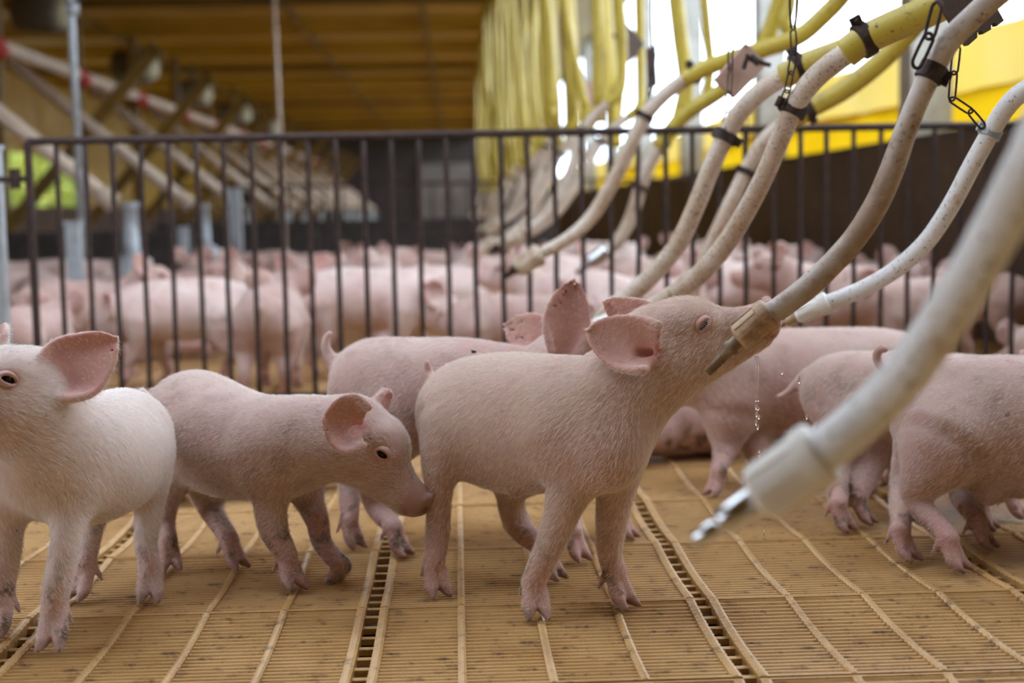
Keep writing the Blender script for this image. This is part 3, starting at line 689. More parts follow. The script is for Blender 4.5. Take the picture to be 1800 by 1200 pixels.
# the one at the drinking piglet's mouth
drinker('drinking_hose', 'thick stained white hose with brown nozzle right at the drinking piglet\'s mouth',
    [(1346, 556, 1.80, 20), (1375, 538, 1.80, 21), (1405, 516, 1.80, 21.5), (1446, 480, 1.80, 21.5), (1500, 422, 1.80, 21.5), (1540, 360, 1.79, 22), (1567, 300, 1.78, 22), (1592, 230, 1.77, 20.5), (1612, 180, 1.76, 20), (1638, 125, 1.75, 20.5), (1668, 73, 1.74, 21), (1708, 32, 1.73, 21), (1755, -10, 1.72, 21), (1860, -90, 1.7, 21)], 'pipe_dirty',
    [(1298, 597, 1.81, 27), (1357, 547, 1.80, 27.5)], 'fitting_brown', [(1243, 654, 1.82, 13.5), (1303, 592, 1.81, 16)], 'nip_brown',
    clamps=[(1637, 127, 1.75, 22, 30, -58, 'rust', (.7, -.3, -.5))])
drinker('drinking_hose', 'curved cleaner white hose with grey clamp and cream fitting, right of the stained nozzle hose',
    [(1450, 533, 2.46, 14.5), (1480, 523, 2.46, 15), (1525, 503, 2.44, 15.2), (1575, 473, 2.41, 15.5), (1628, 425, 2.37, 16), (1672, 360, 2.33, 16.2), (1708, 292, 2.3, 16.5), (1741, 233, 2.27, 16.5), (1768, 190, 2.24, 17), (1797, 162, 2.22, 17.5), (1850, 135, 2.2, 18), (1920, 110, 2.18, 18)], 'pipe_clean',
    [(1400, 557, 2.48, 13.5), (1458, 530, 2.46, 19)], 'fitting_white', [(1368, 573, 2.49, 8), (1406, 554, 2.48, 10)], 'fitting_brown',
    clamps=[(1741, 233, 2.27, 17.5, 25, -50, 'galv', (-.8, -.2, .5))], notch=False)
drinker('drinking_hose', 'blurred white hose closest to the lens with a bright steel nipple',
    [(1428, 806, 1.04, 41), (1480, 766, 1.03, 41), (1540, 712, 1.02, 42), (1600, 646, 1.0, 42), (1660, 560, .98, 43), (1712, 475, .96, 44), (1765, 380, .94, 46), (1812, 290, .92, 48), (1850, 210, .91, 50), (1890, 110, .90, 51), (1930, 0, .89, 52)], 'pipe_clean',
    [(1330, 872, 1.06, 52), (1450, 790, 1.04, 56)], 'fitting_white', [(1222, 952, 1.08, 28), (1352, 862, 1.06, 34)], 'steel', notch=False)
drinker('drinking_hose', 'speckled white hose ending behind the drinking piglet\'s head, pushed into a clamped yellow hose',
    [(1095, 566, 2.9, 17), (1135, 546, 2.86, 17.2), (1180, 520, 2.82, 17.6), (1230, 482, 2.76, 17.6), (1275, 430, 2.70, 17.6), (1315, 365, 2.64, 17.6), (1348, 300, 2.58, 17.6), (1375, 235, 2.54, 18.2), (1400, 180, 2.5, 18.8), (1440, 130, 2.46, 19.4), (1500, 85, 2.42, 20)], 'pipe',
    [(1045, 585, 2.92, 24), (1105, 562, 2.9, 26)], 'fitting_white', [(1010, 602, 2.94, 13), (1052, 582, 2.92, 15)], 'steel',
    yellow=[(1486, 94, 2.425, 27), (1520, 70, 2.41, 27), (1580, 42, 2.38, 27.5), (1640, 16, 2.35, 28), (1720, -22, 2.32, 28), (1830, -80, 2.3, 28)],
    clamps=[(1394, 192, 2.51, 22, 22, -45, 'rust', (-.6, -.2, .7)), (1519, 70, 2.41, 28, 40, -22, 'rust', (-.4, -.2, 1))])
drinker('drinking_hose', 'muddy white hose hanging left of the speckled one, its black clamp above the fence rail',
    [(1085, 540, 3.05, 16), (1112, 515, 3.04, 17), (1150, 480, 3.02, 16.2), (1192, 428, 3.0, 16.6), (1222, 365, 2.98, 16.6), (1248, 300, 2.96, 16.6), (1275, 240, 2.94, 16.6), (1305, 192, 2.9, 17), (1345, 155, 2.86, 17), (1390, 128, 2.8, 17)], 'pipe',
    [(1052, 572, 3.08, 17.6), (1093, 533, 3.06, 20)], 'fitting', [(1030, 594, 3.1, 11), (1060, 566, 3.08, 13)], 'steel',
    yellow=[(1378, 134, 2.81, 22), (1420, 112, 2.78, 22), (1480, 90, 2.74, 22), (1560, 55, 2.7, 22), (1650, 12, 2.65, 22), (1750, -50, 2.6, 20)],
    clamps=[(1274, 240, 2.94, 20, 25, -48, 'rust', (.5, -.3, -.6)), (1404, 118, 2.79, 23, 40, -20, 'rust', (-.4, -.2, 1))])
drinker('drinking_hose', 'pale hose half hidden between the two speckled ones, hung from a drooping yellow hose',
    [(1205, 560, 3.75, 12), (1222, 500, 3.72, 12.5), (1250, 430, 3.7, 13), (1280, 365, 3.68, 13), (1312, 300, 3.66, 13), (1345, 245, 3.62, 13.5), (1395, 208, 3.6, 14)], 'pipe',
    [(1196, 600, 3.78, 14), (1207, 552, 3.76, 16)], 'fitting', [(1186, 630, 3.8, 8), (1197, 596, 3.78, 10)], 'steel',
    yellow=[(1385, 214, 3.6, 17), (1425, 190, 3.58, 17.5), (1480, 160, 3.54, 18), (1540, 115, 3.5, 18), (1590, 65, 3.46, 18), (1640, 5, 3.4, 18), (1690, -70, 3.36, 18)],
    clamps=[(1311, 302, 3.66, 14, 25, -48, 'rust', (-.6, -.3, .6)), (1419, 192, 3.58, 18, 40, -22, 'rust', (.4, -.2, -1))])
FAR = [(950, 446, 4.0, 11), (1000, 418, 4.0, 11.5), (1042, 378, 4.0, 12.5), (1078, 318, 3.98, 13), (1105, 262, 3.96, 13), (1134, 205, 3.94, 13), (1170, 165, 3.92, 13), (1212, 134, 3.9, 13)]
drinker('drinking_hose', 'long brownish hose crossing the fence bars with its open black nipple pointing down',
    FAR, 'pipe', [(906, 472, 4.0, 17), (952, 445, 4.0, 18)], 'fitting', [(886, 486, 4.0, 9), (912, 468, 4.0, 13)], 'rust',
    yellow=[(1203, 140, 3.9, 15), (1250, 116, 3.88, 15), (1330, 90, 3.86, 15.5), (1400, 66, 3.82, 16), (1445, 30, 3.8, 16), (1490, -20, 3.76, 16), (1540, -110, 3.7, 16)],
    clamps=[(1134, 205, 3.94, 14, 25, -48, 'rust', (-.4, -.3, .6)), (1220, 130, 3.9, 16, 40, -22, 'rust', (-.4, -.2, 1))])
drinker('drinking_hose', 'hose behind the fence bars with a wet shining nipple in front of the crowd',
    [(1062, 445, 4.7, 11), (1090, 418, 4.7, 11.5), (1110, 380, 4.7, 12), (1124, 335, 4.68, 12), (1140, 290, 4.66, 12), (1165, 250, 4.64, 12)], 'pipe',
    [(1035, 462, 4.7, 12), (1068, 440, 4.7, 13)], 'steel', [(1012, 480, 4.7, 8), (1040, 459, 4.7, 10)], 'steel',
    yellow=[(1158, 258, 4.64, 14), (1200, 205, 4.6, 14), (1260, 165, 4.56, 14), (1310, 125, 4.52, 14), (1350, 60, 4.5, 14), (1385, -40, 4.46, 14)],
    clamps=[(1126, 330, 4.68, 13, 20, -48, 'rust', (-.4, -.3, .6)), (1166, 246, 4.64, 15, 40, -30, 'rust', (-.4, -.2, 1))])
# the rest of the row runs on down the barn: the same curve, a little different each time
F0 = [pt(*q[:3])-[0, q[2], 0] for q in FAR]; nm0 = None
yy = 5.2; i = 0
while yy < 21:
    dx = rng.normal(-.02, .05); dz = rng.normal(0, .03); tilt = rng.normal(0, .10)
    org = np.array((.42+dx, yy, .62)); NTH = ['first', 'second', 'third', 'fourth', 'fifth', 'sixth', 'seventh', 'eighth']
    o = empty('drinking_hose', org, '%s of the blurred hoses receding behind the fence, counted from the wet nipple' % NTH[i] if i < 8 else 'far blurred hose deep in the receding row beside the yellow uprights', 'drinking hose', 'hoses of the receding row')
    P = [p+[dx+(p[2]-.4)*tilt, yy, dz] for p in F0]; Q = spline(P, 4)
    MB().tube(Q, .0185, 9).build('white_pipe', M['pipe'], o, org, True)
    d = unit(P[0]-P[1]); fitting('nozzle_fitting', P[0]+d*.085, P[0]-d*.005, .027, .029, 'fitting', o, org, 4)
    nipple('bite_nipple', P[0]+d*.13, P[0]+d*.075, .016, 'rust', o, org, False)
    top = P[-1]; sx = top[0]+rng.uniform(-.02, .06)
    y2 = spline([top-unit(P[-1]-P[-2])*.02, top+[.03, 0, .04], (sx+.03, yy+rng.normal(0, .03), top[2]+.20), (sx+.01, yy+rng.normal(0, .04), 1.7), (.68, yy, 2.37)], 6)
    MB().tube(y2, .020, 8).build('yellow_hose', M['yhose'], o, org, True); clamp(P[-3], P[-3]-P[-4], .021, o, org)
    for q in range(2 if yy > 11 else 1):
        sx = rng.uniform(.30, .515); z0 = rng.uniform(.78, 1.05); ya = yy+.08+.12*q
        h2 = spline([(sx+rng.normal(0, .01), ya, 2.42), (sx+rng.normal(0, .018), ya+rng.normal(0, .02), 1.9), (sx+rng.normal(0, .025), ya, 1.4), (sx+rng.normal(.02, .03), ya, z0)], 6)
        ho = MB().tube(h2, .019, 8).tube([h2[-1]+[0, 0, .03], h2[-1]-[0, 0, .03]], .024, 8).build('yellow_hose', M['yhose'], None, (sx, ya, z0), True)
        tag(ho, 'slack yellow hose hanging straight down among the receding row', 'hose', 'yellow hoses hanging down the row')
    i += 1; yy += .36+.02*yy
# near loops of yellow hose against the bright opening
for k, L in enumerate([
    [(1185, -30, 5.0, 14), (1195, 60, 5.0, 14), (1205, 150, 5.0, 14), (1190, 220, 5.0, 13)],
    [(1060, -30, 6.2, 13), (1066, 60, 6.2, 13), (1074, 160, 6.2, 13), (1082, 260, 6.2, 12)],
    [(1235, -30, 4.6, 8), (1244, 60, 4.6, 8), (1248, 120, 4.6, 8), (1240, 190, 4.6, 8)],
    [(1400, 62, 4.3, 13), (1380, 40, 4.3, 13), (1388, 0, 4.3, 12), (1380, -60, 4.3, 12)]]):
    P, r = px_path(L); Q = spline(np.column_stack([P, r]), 6)
    tag(MB().tube(Q[:, :3], Q[:, 3], 10).build('yellow_hose', M['yhose'], None, P[len(P)//2], True),
        ['yellow hose hanging down left of the hanging wooden board, against the bright opening', 'yellow hose hanging by the grey post, left of the dark board', 'thin yellow hose hanging just left of the wooden board\'s wire', 'short yellow loop above the drooping yellow hose by the twin wire'][k], 'hose')

# ------------------------------------------------------------------ chains, wires, boards
def link_mesh(Lh, Wh, r):
    P = []
    for t in np.linspace(0, 2*math.pi, 20, endpoint=False):
        c, s = math.cos(t), math.sin(t); P.append((0, Wh*c, (Lh-Wh)*(1 if s > 0 else -1)*(1 if abs(s) > .12 else abs(s)/.12)+Wh*s))
    return MB().tube(P, r, 6, closed=True, up=(1, 0, 0))
def chain(pts, label, r=.0022, wh=.0075, n=None, wire=None):
    org = np.array(pts[0]); o = empty('chain', org, label, 'chain'); org = np.array(o.location)
    for i in range(len(pts)-1):
        a, b = np.array(pts[i]), np.array(pts[i+1]); d, s, u = frame(b-a, (0, 1, 0)); L = np.linalg.norm(b-a)
        ob = link_mesh(L/2+r*1.6, wh, r).build('link', M['rust'], o, (0, 0, 0), True)
        q = (i % 2)*math.pi/2+.5; X = s*math.cos(q)+u*math.sin(q); Yv = np.cross(d, X)
        m = Matrix(((X[0], Yv[0], d[0], 0), (X[1], Yv[1], d[1], 0), (X[2], Yv[2], d[2], 0), (0, 0, 0, 1))); m.translation = V((a+b)/2-org); ob.matrix_local = m
    if wire is not None:
        w0 = np.array(wire)
        for q in (-1, 1):
            MB().tube(spline([w0+[q*.006, 0, 0], (w0+org)/2+[q*.0065, 0, 0], org+[q*.003, 0, .004]], 5), .0022, 6).build('wire', M['rust'], o, org, True)
    return o
def pc(L, Y): return [pt(a, b, Y) for a, b in L]
chain(pc([(1394, 55), (1396, 92), (1390, 128), (1384, 160), (1372, 190)], 2.49), 'rusty chain on a twin wire holding up the speckled hose', .0017, .0072, wire=pt(1396, -40, 2.49))
chain(pc([(1284, 128), (1282, 162), (1278, 196), (1270, 232)], 2.92), 'thin chain on a twin wire hanging in front of the wooden board', .0014, .0066, wire=pt(1283, -40, 2.92))
chain(pc([(1648, 8), (1634, 64), (1610, 114)], 1.73), 'heavy chain links looped on the left of the thick stained hose', .0022, .0085)
chain(pc([(1682, 84), (1677, 128), (1673, 174), (1706, 196), (1728, 222)], 2.2), 'slack chain holding the grey clamp of the cleaner white hose', .0017, .0075)
chain(pc([(1150, 95), (1146, 130), (1142, 165), (1136, 200)], 3.93), 'blurred rusty chain above the long brownish hose', .0028, .009, wire=pt(1150, -30, 3.93))
chain(pc([(1310, 160), (1311, 205), (1311, 250), (1310, 298)], 3.65), 'thin dark chain hanging behind the muddy hose to the half hidden hose', .0018, .007)
def board(corners, Y, th, m, label, bolts=(), notches=(), tilt=.35):
    P = [pt(a, b, Y+tilt*((a-corners[0][0])/FPX*Y)) for a, b in corners]; org = np.mean(P, 0); o = empty('hanging_board', org, label, 'board'); org = np.array(o.location)
    nrm = unit(np.cross(P[1]-P[0], P[2]-P[0])); nrm = nrm if nrm[1] > 0 else -nrm; mb = MB(); k = len(P)
    mb.v = [tuple(p) for p in P]+[tuple(p+nrm*th) for p in P]; mb.f = [tuple(range(k)), tuple(range(k, 2*k))[::-1]]+[(i, i+k, (i+1) % k+k, (i+1) % k) for i in range(k)]
    sh = mb.build('plate', M[m], o, org); bm = bmesh.new(); bm.from_mesh(sh.data); bmesh.ops.recalc_face_normals(bm, faces=bm.faces); bmesh.ops.triangulate(bm, faces=bm.faces); bm.to_mesh(sh.data); bm.free()
    top = P[int(np.argmax([p[2] for p in P]))]; MB().tube([top-[0, 0, .01], (top[0], top[1], 2.47)], .0018, 6).build('wire', M['rust'], o, org)
    for (a, b, c, d, r) in bolts:
        q = pt(a, b, Y)-nrm*.004; e = pt(c, d, Y)-nrm*.012; MB().tube([q, e], r*Y/FPX, 8).build('bolt', M['rust'], o, org)
    return o
board([(1258, 140), (1312, 76), (1350, 112), (1292, 172)], 3.05, .012, 'plate', 'pinkish wooden board hanging by a wire, skewered with dark bolts', [(1305, 122, 1310, 96, 4), (1322, 106, 1350, 116, 4), (1318, 100, 1330, 112, 7)])
board([(1640, -20), (1712, -60), (1765, 36), (1752, 46), (1750, 40), (1743, 42), (1742, 52), (1728, 60), (1726, 54), (1718, 57), (1718, 66), (1702, 80), (1688, 62)], 2.05, .010, 'plate_dark', 'dark notched board behind the thick stained hose at the top edge')
board([(1080, 60), (1102, 40), (1134, 78), (1108, 110)], 5.4, .02, 'plate_dark', 'dark blurred board hanging high beside the yellow hoses')
board([(1140, 85), (1152, 80), (1156, 150), (1144, 156)], 4.3, .02, 'plate_dark', 'narrow rusty strip hanging by the blurred chain')
board([(1024, 150), (1040, 140), (1050, 185), (1036, 195)], 7, .03, 'plate', 'small pale board hanging far back among the yellow hoses')

# ------------------------------------------------------------------ feed line with drop tubes, fans, pole
XF = -3.0
def fY(px): return -XF*FPX/(800-px)
fz = pt(157, 130, fY(157))[2]
fl = empty('feed_line', (XF, 12, fz), 'long cream feed pipe with red outlets running down the left of the barn', 'feed pipe')
MB().tube([(XF, 5, fz), (XF, 34, fz)], .045, 12).build('pipe', M['feed'], fl, fl.location[:], True)
k = 0
for Y in np.arange(7.45, 33, 2.14):
    c = np.array((XF, Y, fz)); mb = MB().tube([c-[0, .09, 0], c+[0, .09, 0]], .062, 12); mb.tube([c, c+[.07, 0, -.08]], .055, 10); mb.build('outlet', M['red'], fl, fl.location[:], True)
    e = c+[1.22, 0, -1.06]; a = c+[.10, 0, -.115]
    t = empty('drop_tube', a, ['cream drop tube slanting from the nearest red outlet behind the fence', 'cream drop tube slanting from the second red outlet, ending near the tall grey post', 'cream drop tube slanting from the third red outlet'][k] if k < 3 else 'blurred slanting drop tube further down the feed line', 'feed tube', None if k < 3 else 'far drop tubes of the feed line')
    MB().tube([a, e], .040, 12).build('tube', M['feed'], t, t.location[:], True)
    MB().tube([e-unit(e-a)*.05, e+unit(e-a)*.03], .052, 12).build('collar', M['feed'], t, t.location[:])
    if k > 0:
        lb = ['brown timber post and brace by the nearest drop tube', 'brown timber post and brace by the second drop tube', 'brown timber post and brace by the third drop tube'][k] if k < 3 else 'brown timber post with a brace far down the feed line'
        sp_ = empty('support_post', (XF-.16, Y+.55, 0), lb, 'post', None if k < 3 else 'far timber posts of the feed line'); so_ = np.array(sp_.location)
        MB().box((XF-.20, Y+.51, 0), (XF-.12, Y+.59, 2.428)).box((XF-.24, Y+.47, 0), (XF-.08, Y+.63, .02)).build('post', M['ceil_dark'], sp_, so_)
        b0 = np.array((XF-.13, Y+.55, fz-1.2)); b1 = np.array((XF+.95, Y+.55, fz+.02)); d, s, u = frame(b1-b0)
        br = MB().obox((b0+b1)/2, (b1-b0)/2, s*.02, u*.045); br.obox(b1, d*.01, s*.05, u*.07); br.obox(b0, d*.01, s*.05, u*.07); br.build('brace', M['ceil_dark'], sp_, so_)
    h = empty('feeder', (e[0]+.10, Y, 0), ['pale feeder tube standing under the nearest drop tube', 'pale feeder tube under the second drop tube', 'pale feeder tube under the third drop tube'][k] if k < 3 else 'blurred pale feeder far down the pens', 'feeder', None if k < 3 else 'far feeders')
    q = np.array((e[0]+.10, Y, 0)); st = [(.30, .13), (.42, .16), (.55, .16), (.60, .07), (.95, .06), (.97, .075), (1.0, .075)]
    MB().tube([q+[0, 0, z*.66] for z, r in st], [r*.66 for z, r in st], 14).build('hopper', M['galv'], h, q, True)
    MB().tube([q+[0, 0, .01], q+[0, 0, .06], q+[0, 0, .14]], [.15, .20, .22], 14).build('trough', M['galv'], h, q, True)
    k += 1
for i, (px, py) in enumerate(((85, 20), (245, 118), (345, 165), (418, 200), (470, 224))):
    Y = 3.25*FPX/(800-px); c = pt(px, py, Y); o = empty('fan', c, ['dark round fan with pale face at the top left corner', 'dark fan with pale face above the second red outlet', 'third dark fan along the ceiling from the corner', 'fourth small dark fan down the ceiling', 'smallest dark fan at the end of the ceiling row'][i], 'fan'); c = np.array(o.location)
    d = unit((1, -.35, -.1)); d, s, u = frame(d)
    MB().tube([c-d*.26, c-d*.24, c+d*.10, c+d*.12], [.13, .165, .165, .15], 18).build('housing', M['grey'], o, c, True)
    MB().tube([c+d*.11, c+d*.16, c+d*.19], [.125, .12, .06], 18).build('face', M['lens'], o, c, True)
    MB().tube([c+u*.15-d*.05, (c[0]-d[0]*.05, c[1], 2.44)], .02, 8).build('hanger', M['grey'], o, c)
    mb = MB()
    for a in range(4):
        an = a*math.pi/2+.3; r = s*math.cos(an)+u*math.sin(an); mb.obox(c+d*.125+r*.085, r*.055, np.cross(d, r)*.03+d*.012, d*.004)
    mb.build('blades', M['grey'], o, c)
pp = pt(128, 120, 6.6); p = empty('hanger_pole', (pp[0], 6.6, 2.43), 'thin grey pole hanging from the ceiling behind the fence\'s left end', 'pole'); b = pt(146, 450, 6.6)
MB().tube([(pp[0], 6.6, 2.43), (b[0], 6.6, b[2])], .018, 10).build('rod', M['galv'], p, p.location[:], True)
q = pt(127, 16, 6.6); MB().tube([q-[0, 0, .03], q+[0, 0, .03]], .03, 10).build('coupler', M['galv'], p, p.location[:], True)
r0 = pt(480, 0, 9); r1 = pt(502, 440, 9); tag(MB().tube([(r0[0], 9, 2.43), r1], .012, 8).tube([r1, r1-[0, 0, .04]], .022, 8).build('ceiling_rope', M['feed'], None, (r0[0], 9, 2.43), True), 'pale rope hanging from the yellow ceiling left of centre', 'rope')
# ------------------------------------------------------------------ the piglets in front
def foot(px, py, z=0.0): return gnd(px, py, z)
def vec(dx, dy, dz=0): return np.array((dx, dy, dz), float)
H_ = .0036
# A: the piglet drinking at the nozzle
A = dict(h=H_, skin='skin', hair='hair', lash=True, earpink=.22, origin=(.10, 2.10, 0), fur=52000, flen=.0115, mud=.10, lid=.72, eye_tilt=.5,
    body=[J(828, 728, 2.26, 97), J(850, 733, 2.23, 109), J(893, 742, 2.18, 123), J(950, 744, 2.12, 122), J(1005, 738, 2.07, 114), J(1052, 728, 2.04, 103), J(1092, 694, 2.03, 93), J(1135, 648, 2.03, 80), J(1158, 610, 2.03, 68)],
    head=dict(c=pt(1174, 602, 2.03), F=(.92, -.10, .375), U=(-.33, -.12, 1), s=.99),
    extra=[(pt(905, 862, 2.1), .010, .012), (pt(1065, 800, 1.99), .05, .05)],
    legs=[leg([J(818, 748, 2.20, 78), J(782, 805, 2.16, 42), J(772, 862, 2.15, 24), J(770, 935, 2.15, 21)], foot(768, 1046), (.30, -.95), 1.0),
          leg([J(985, 770, 2.03, 72), J(1004, 835, 2.01, 48), J(991, 890, 2.00, 34), J(972, 945, 2.0, 27), J(955, 1003, 1.99, 24)], foot(942, 1084), (.12, -.99), 1.02),
          leg([J(1075, 790, 2.05, 62), J(1082, 855, 2.04, 37), J(1075, 915, 2.04, 28), J(1072, 975, 2.04, 22)], foot(1090, 1066), (.62, -.78), 1.0),
          leg([J(920, 790, 2.24, 80), J(898, 862, 2.25, 29), J(912, 925, 2.25, 23), J(930, 975, 2.25, 19)], foot(968, 1018), (.75, -.66), .95)],
    tail=[J(768, 672, 2.31, 11), J(756, 660, 2.33, 9), J(752, 648, 2.335, 8), J(750, 638, 2.33, 6)],
    ears=[dict(root=pt(1151, 616, 1.962), tip=pt(1030, 578, 2.00), face=(.22, -1, .05), w=.041, cup=.62, curl=.05, skew=.03, base=.92, taper=.42),
          dict(root=pt(1160, 560, 2.085), tip=pt(1062, 525, 2.11), face=(.0, -.85, -.45), w=.026, cup=.35, curl=.05, skew=.08)])
a = tag(build_piglet('piglet', A), 'piglet drinking with raised snout at the brown nozzle in the middle', 'piglet')
# B: cut by the frame, looking out to the left
B = dict(h=H_, skin='skin_pale', hair='hair_white', earpink=.62, origin=(-.55, 2.03, 0), fur=42000, flen=.0115, mud=.10,
    body=[J(222, 752, 2.24, 66), J(214, 765, 2.20, 82), J(190, 795, 2.12, 106), J(150, 805, 2.05, 116), J(105, 800, 2.00, 116), J(72, 775, 1.97, 104), J(52, 730, 1.955, 88), J(42, 695, 1.95, 74)],
    head=dict(c=pt(50, 685, 1.95), F=(-.69, -.69, .12), U=(0, 0, 1), s=1.0),
    legs=[leg([J(238, 775, 2.20, 62), J(264, 835, 2.17, 36), J(262, 890, 2.17, 26), J(257, 950, 2.16, 20)], foot(265, 1055), (.10, -.99), 1.0),
          leg([J(115, 835, 1.97, 62), J(122, 900, 1.95, 34), J(114, 965, 1.93, 26), J(100, 1030, 1.92, 24)], foot(95, 1138), (.0, -1), 1.06),
          leg([J(18, 850, 2.0, 55), J(12, 920, 2.0, 32), J(8, 985, 2.0, 26), J(4, 1040, 2.0, 22)], foot(0, 1115), (-.2, -1), 1.02),
          leg([J(180, 830, 2.2, 60), J(164, 910, 2.21, 24), J(156, 970, 2.21, 20)], foot(145, 1052), (-.45, -.9), .98)],
    tail=[J(250, 690, 2.31, 9), J(258, 700, 2.33, 8), J(262, 715, 2.33, 6)],
    ears=[dict(root=pt(92, 678, 1.925), tip=pt(208, 592, 1.95), face=(-.30, -1, .05), w=.047, cup=.40, curl=.05, skew=-.02, taper=.42, canal=False),
          dict(root=pt(-2, 640, 2.02), tip=pt(2, 575, 2.06), face=(-.6, -.8, .0), w=.04, cup=.42, curl=.06)])
tag(build_piglet('piglet', B), 'whitish piglet cut by the left frame edge, one pink ear spread', 'piglet')
# C: walking right with lowered head
Cc = dict(h=H_, nose_mud=.9, lid=1.15, eye_tilt=.1, origin=(-.32, 2.28, 0), fur=42000, flen=.010, mud=.32,
    body=[J(332, 728, 2.42, 74), J(350, 742, 2.40, 90), J(390, 771, 2.36, 99), J(440, 783, 2.31, 93), J(490, 785, 2.26, 90), J(530, 778, 2.23, 84), J(575, 770, 2.20, 74), J(612, 768, 2.18, 64)],
    head=dict(c=pt(638, 764, 2.17), F=(.69, -.24, -.60), U=(.3, -.1, 1), s=.92),
    legs=[leg([J(310, 790, 2.38, 70), J(292, 860, 2.37, 32), J(288, 915, 2.37, 20), J(291, 960, 2.37, 17.5)], foot(299, 1001), (.35, -.93), .94),
          leg([J(470, 800, 2.23, 66), J(474, 868, 2.21, 34), J(481, 930, 2.20, 26), J(490, 985, 2.20, 20)], foot(512, 1034), (.55, -.83), .98),
          leg([J(525, 810, 2.30, 55), J(540, 870, 2.29, 29), J(558, 915, 2.28, 21), J(567, 955, 2.27, 18)], pt(577, 1017, 2.26), (.30, -.25, -.80), .9, up=(.5, -.5, .5), raw=True),
          leg([J(375, 810, 2.42, 66), J(368, 885, 2.42, 24), J(380, 935, 2.42, 19), J(394, 968, 2.41, 16)], foot(412, 998), (.75, -.65), .92)],
    tail=[J(268, 690, 2.46, 9), J(262, 705, 2.48, 8), J(264, 722, 2.48, 6)],
    ears=[dict(root=pt(634, 747, 2.11), tip=pt(566, 738, 2.09), face=(.32, -1, .08), w=.043, cup=.6, curl=.04, base=.75),
          dict(root=pt(650, 716, 2.20), tip=pt(684, 694, 2.24), face=(.6, -.4, -.3), w=.024, cup=.5, curl=.12)])
tag(build_piglet('piglet', Cc), 'piglet walking right with lowered head and one lifted front foot', 'piglet')
# D: behind the drinking one, head up at the next hose
D = dict(h=.0048, origin=(.07, 2.5, 0), fur=24000, flen=.011, mud=.25,
    body=[J(652, 672, 2.50, 74), J(672, 680, 2.50, 88), J(730, 692, 2.49, 99), J(810, 694, 2.48, 101), J(880, 698, 2.48, 95), J(935, 695, 2.48, 84), J(970, 668, 2.48, 70), J(995, 642, 2.48, 60)],
    head=dict(c=pt(1004, 630, 2.48), F=(.80, -.12, .42), U=(-.4, -.1, 1), s=.97),
    legs=[leg([J(640, 730, 2.52, 68), J(618, 820, 2.53, 26), J(609, 880, 2.53, 17)], foot(620, 963), (.6, -.75), .95),
          leg([J(690, 740, 2.46, 70), J(656, 840, 2.45, 30), J(662, 890, 2.45, 20), J(676, 930, 2.44, 17.5)], foot(700, 977), (.75, -.6), .97),
          leg([J(960, 760, 2.46, 60), J(985, 840, 2.45, 30), J(1000, 900, 2.44, 21), J(1006, 940, 2.43, 18)], foot(1014, 985), (.55, -.8), .95),
          leg([J(1000, 770, 2.52, 55), J(1060, 850, 2.55, 28), J(1080, 895, 2.56, 19)], foot(1098, 947), (.8, -.5), .93)],
    tail=[J(597, 638, 2.52, 14), J(580, 626, 2.53, 10.5), J(572, 608, 2.53, 9), J(575, 592, 2.53, 7), J(581, 585, 2.53, 5.5)],
    ears=[dict(root=pt(985, 620, 2.42), tip=pt(1010, 488, 2.43), face=(.25, -1, .05), w=.040, cup=.5, curl=.05, skew=.03, notch=-.25, canal=False, nu=40, nv=25),
          dict(root=pt(965, 602, 2.53), tip=pt(886, 570, 2.56), face=(.1, -.9, .35), w=.036, cup=.4, curl=.05, skew=.0)])
tag(build_piglet('piglet', D), 'piglet with raised curled tail behind the drinking one, tall notched ear showing', 'piglet')
# F: facing left behind the falling water
Ff = dict(h=.005, origin=(.70, 2.98, 0), fur=18000, flen=.011, mud=.25,
    body=[J(1562, 650, 3.02, 72), J(1530, 656, 3.01, 82), J(1460, 664, 2.99, 90), J(1385, 668, 2.97, 92), J(1320, 668, 2.95, 87), J(1265, 655, 2.93, 74), J(1225, 640, 2.92, 60)],
    head=dict(c=pt(1205, 640, 2.92), F=(-.90, -.10, -.35), U=(0, 0, 1), s=.97),
    legs=[leg([J(1285, 710, 2.90, 60), J(1275, 785, 2.88, 24), J(1270, 825, 2.88, 16)], foot(1258, 872), (-.75, -.65), .95),
          leg([J(1320, 730, 2.99, 56), J(1330, 790, 3.0, 22), J(1332, 820, 3.0, 16)], foot(1330, 858), (-.8, -.5), .93),
          leg([J(1530, 710, 2.98, 66), J(1530, 790, 2.97, 28), J(1545, 830, 2.97, 17)], foot(1530, 872), (-.9, -.4), .95),
          leg([J(1560, 710, 3.06, 62), J(1565, 780, 3.07, 26), J(1580, 820, 3.07, 17)], foot(1570, 858), (-.9, -.4), .93)],
    tail=[J(1592, 612, 3.03, 14), J(1610, 604, 3.04, 9), J(1621, 592, 3.04, 7), J(1616, 580, 3.04, 6)],
    ears=[dict(root=pt(1215, 606, 2.87), tip=pt(1225, 575, 2.82), face=(-1, -.3, .2), w=.035, cup=.5),
          dict(root=pt(1205, 606, 2.98), tip=pt(1200, 575, 3.03), face=(-1, -.3, .2), w=.035, cup=.5)])
tag(build_piglet('piglet', Ff), 'piglet facing left behind the falling water drops, head hidden', 'piglet')
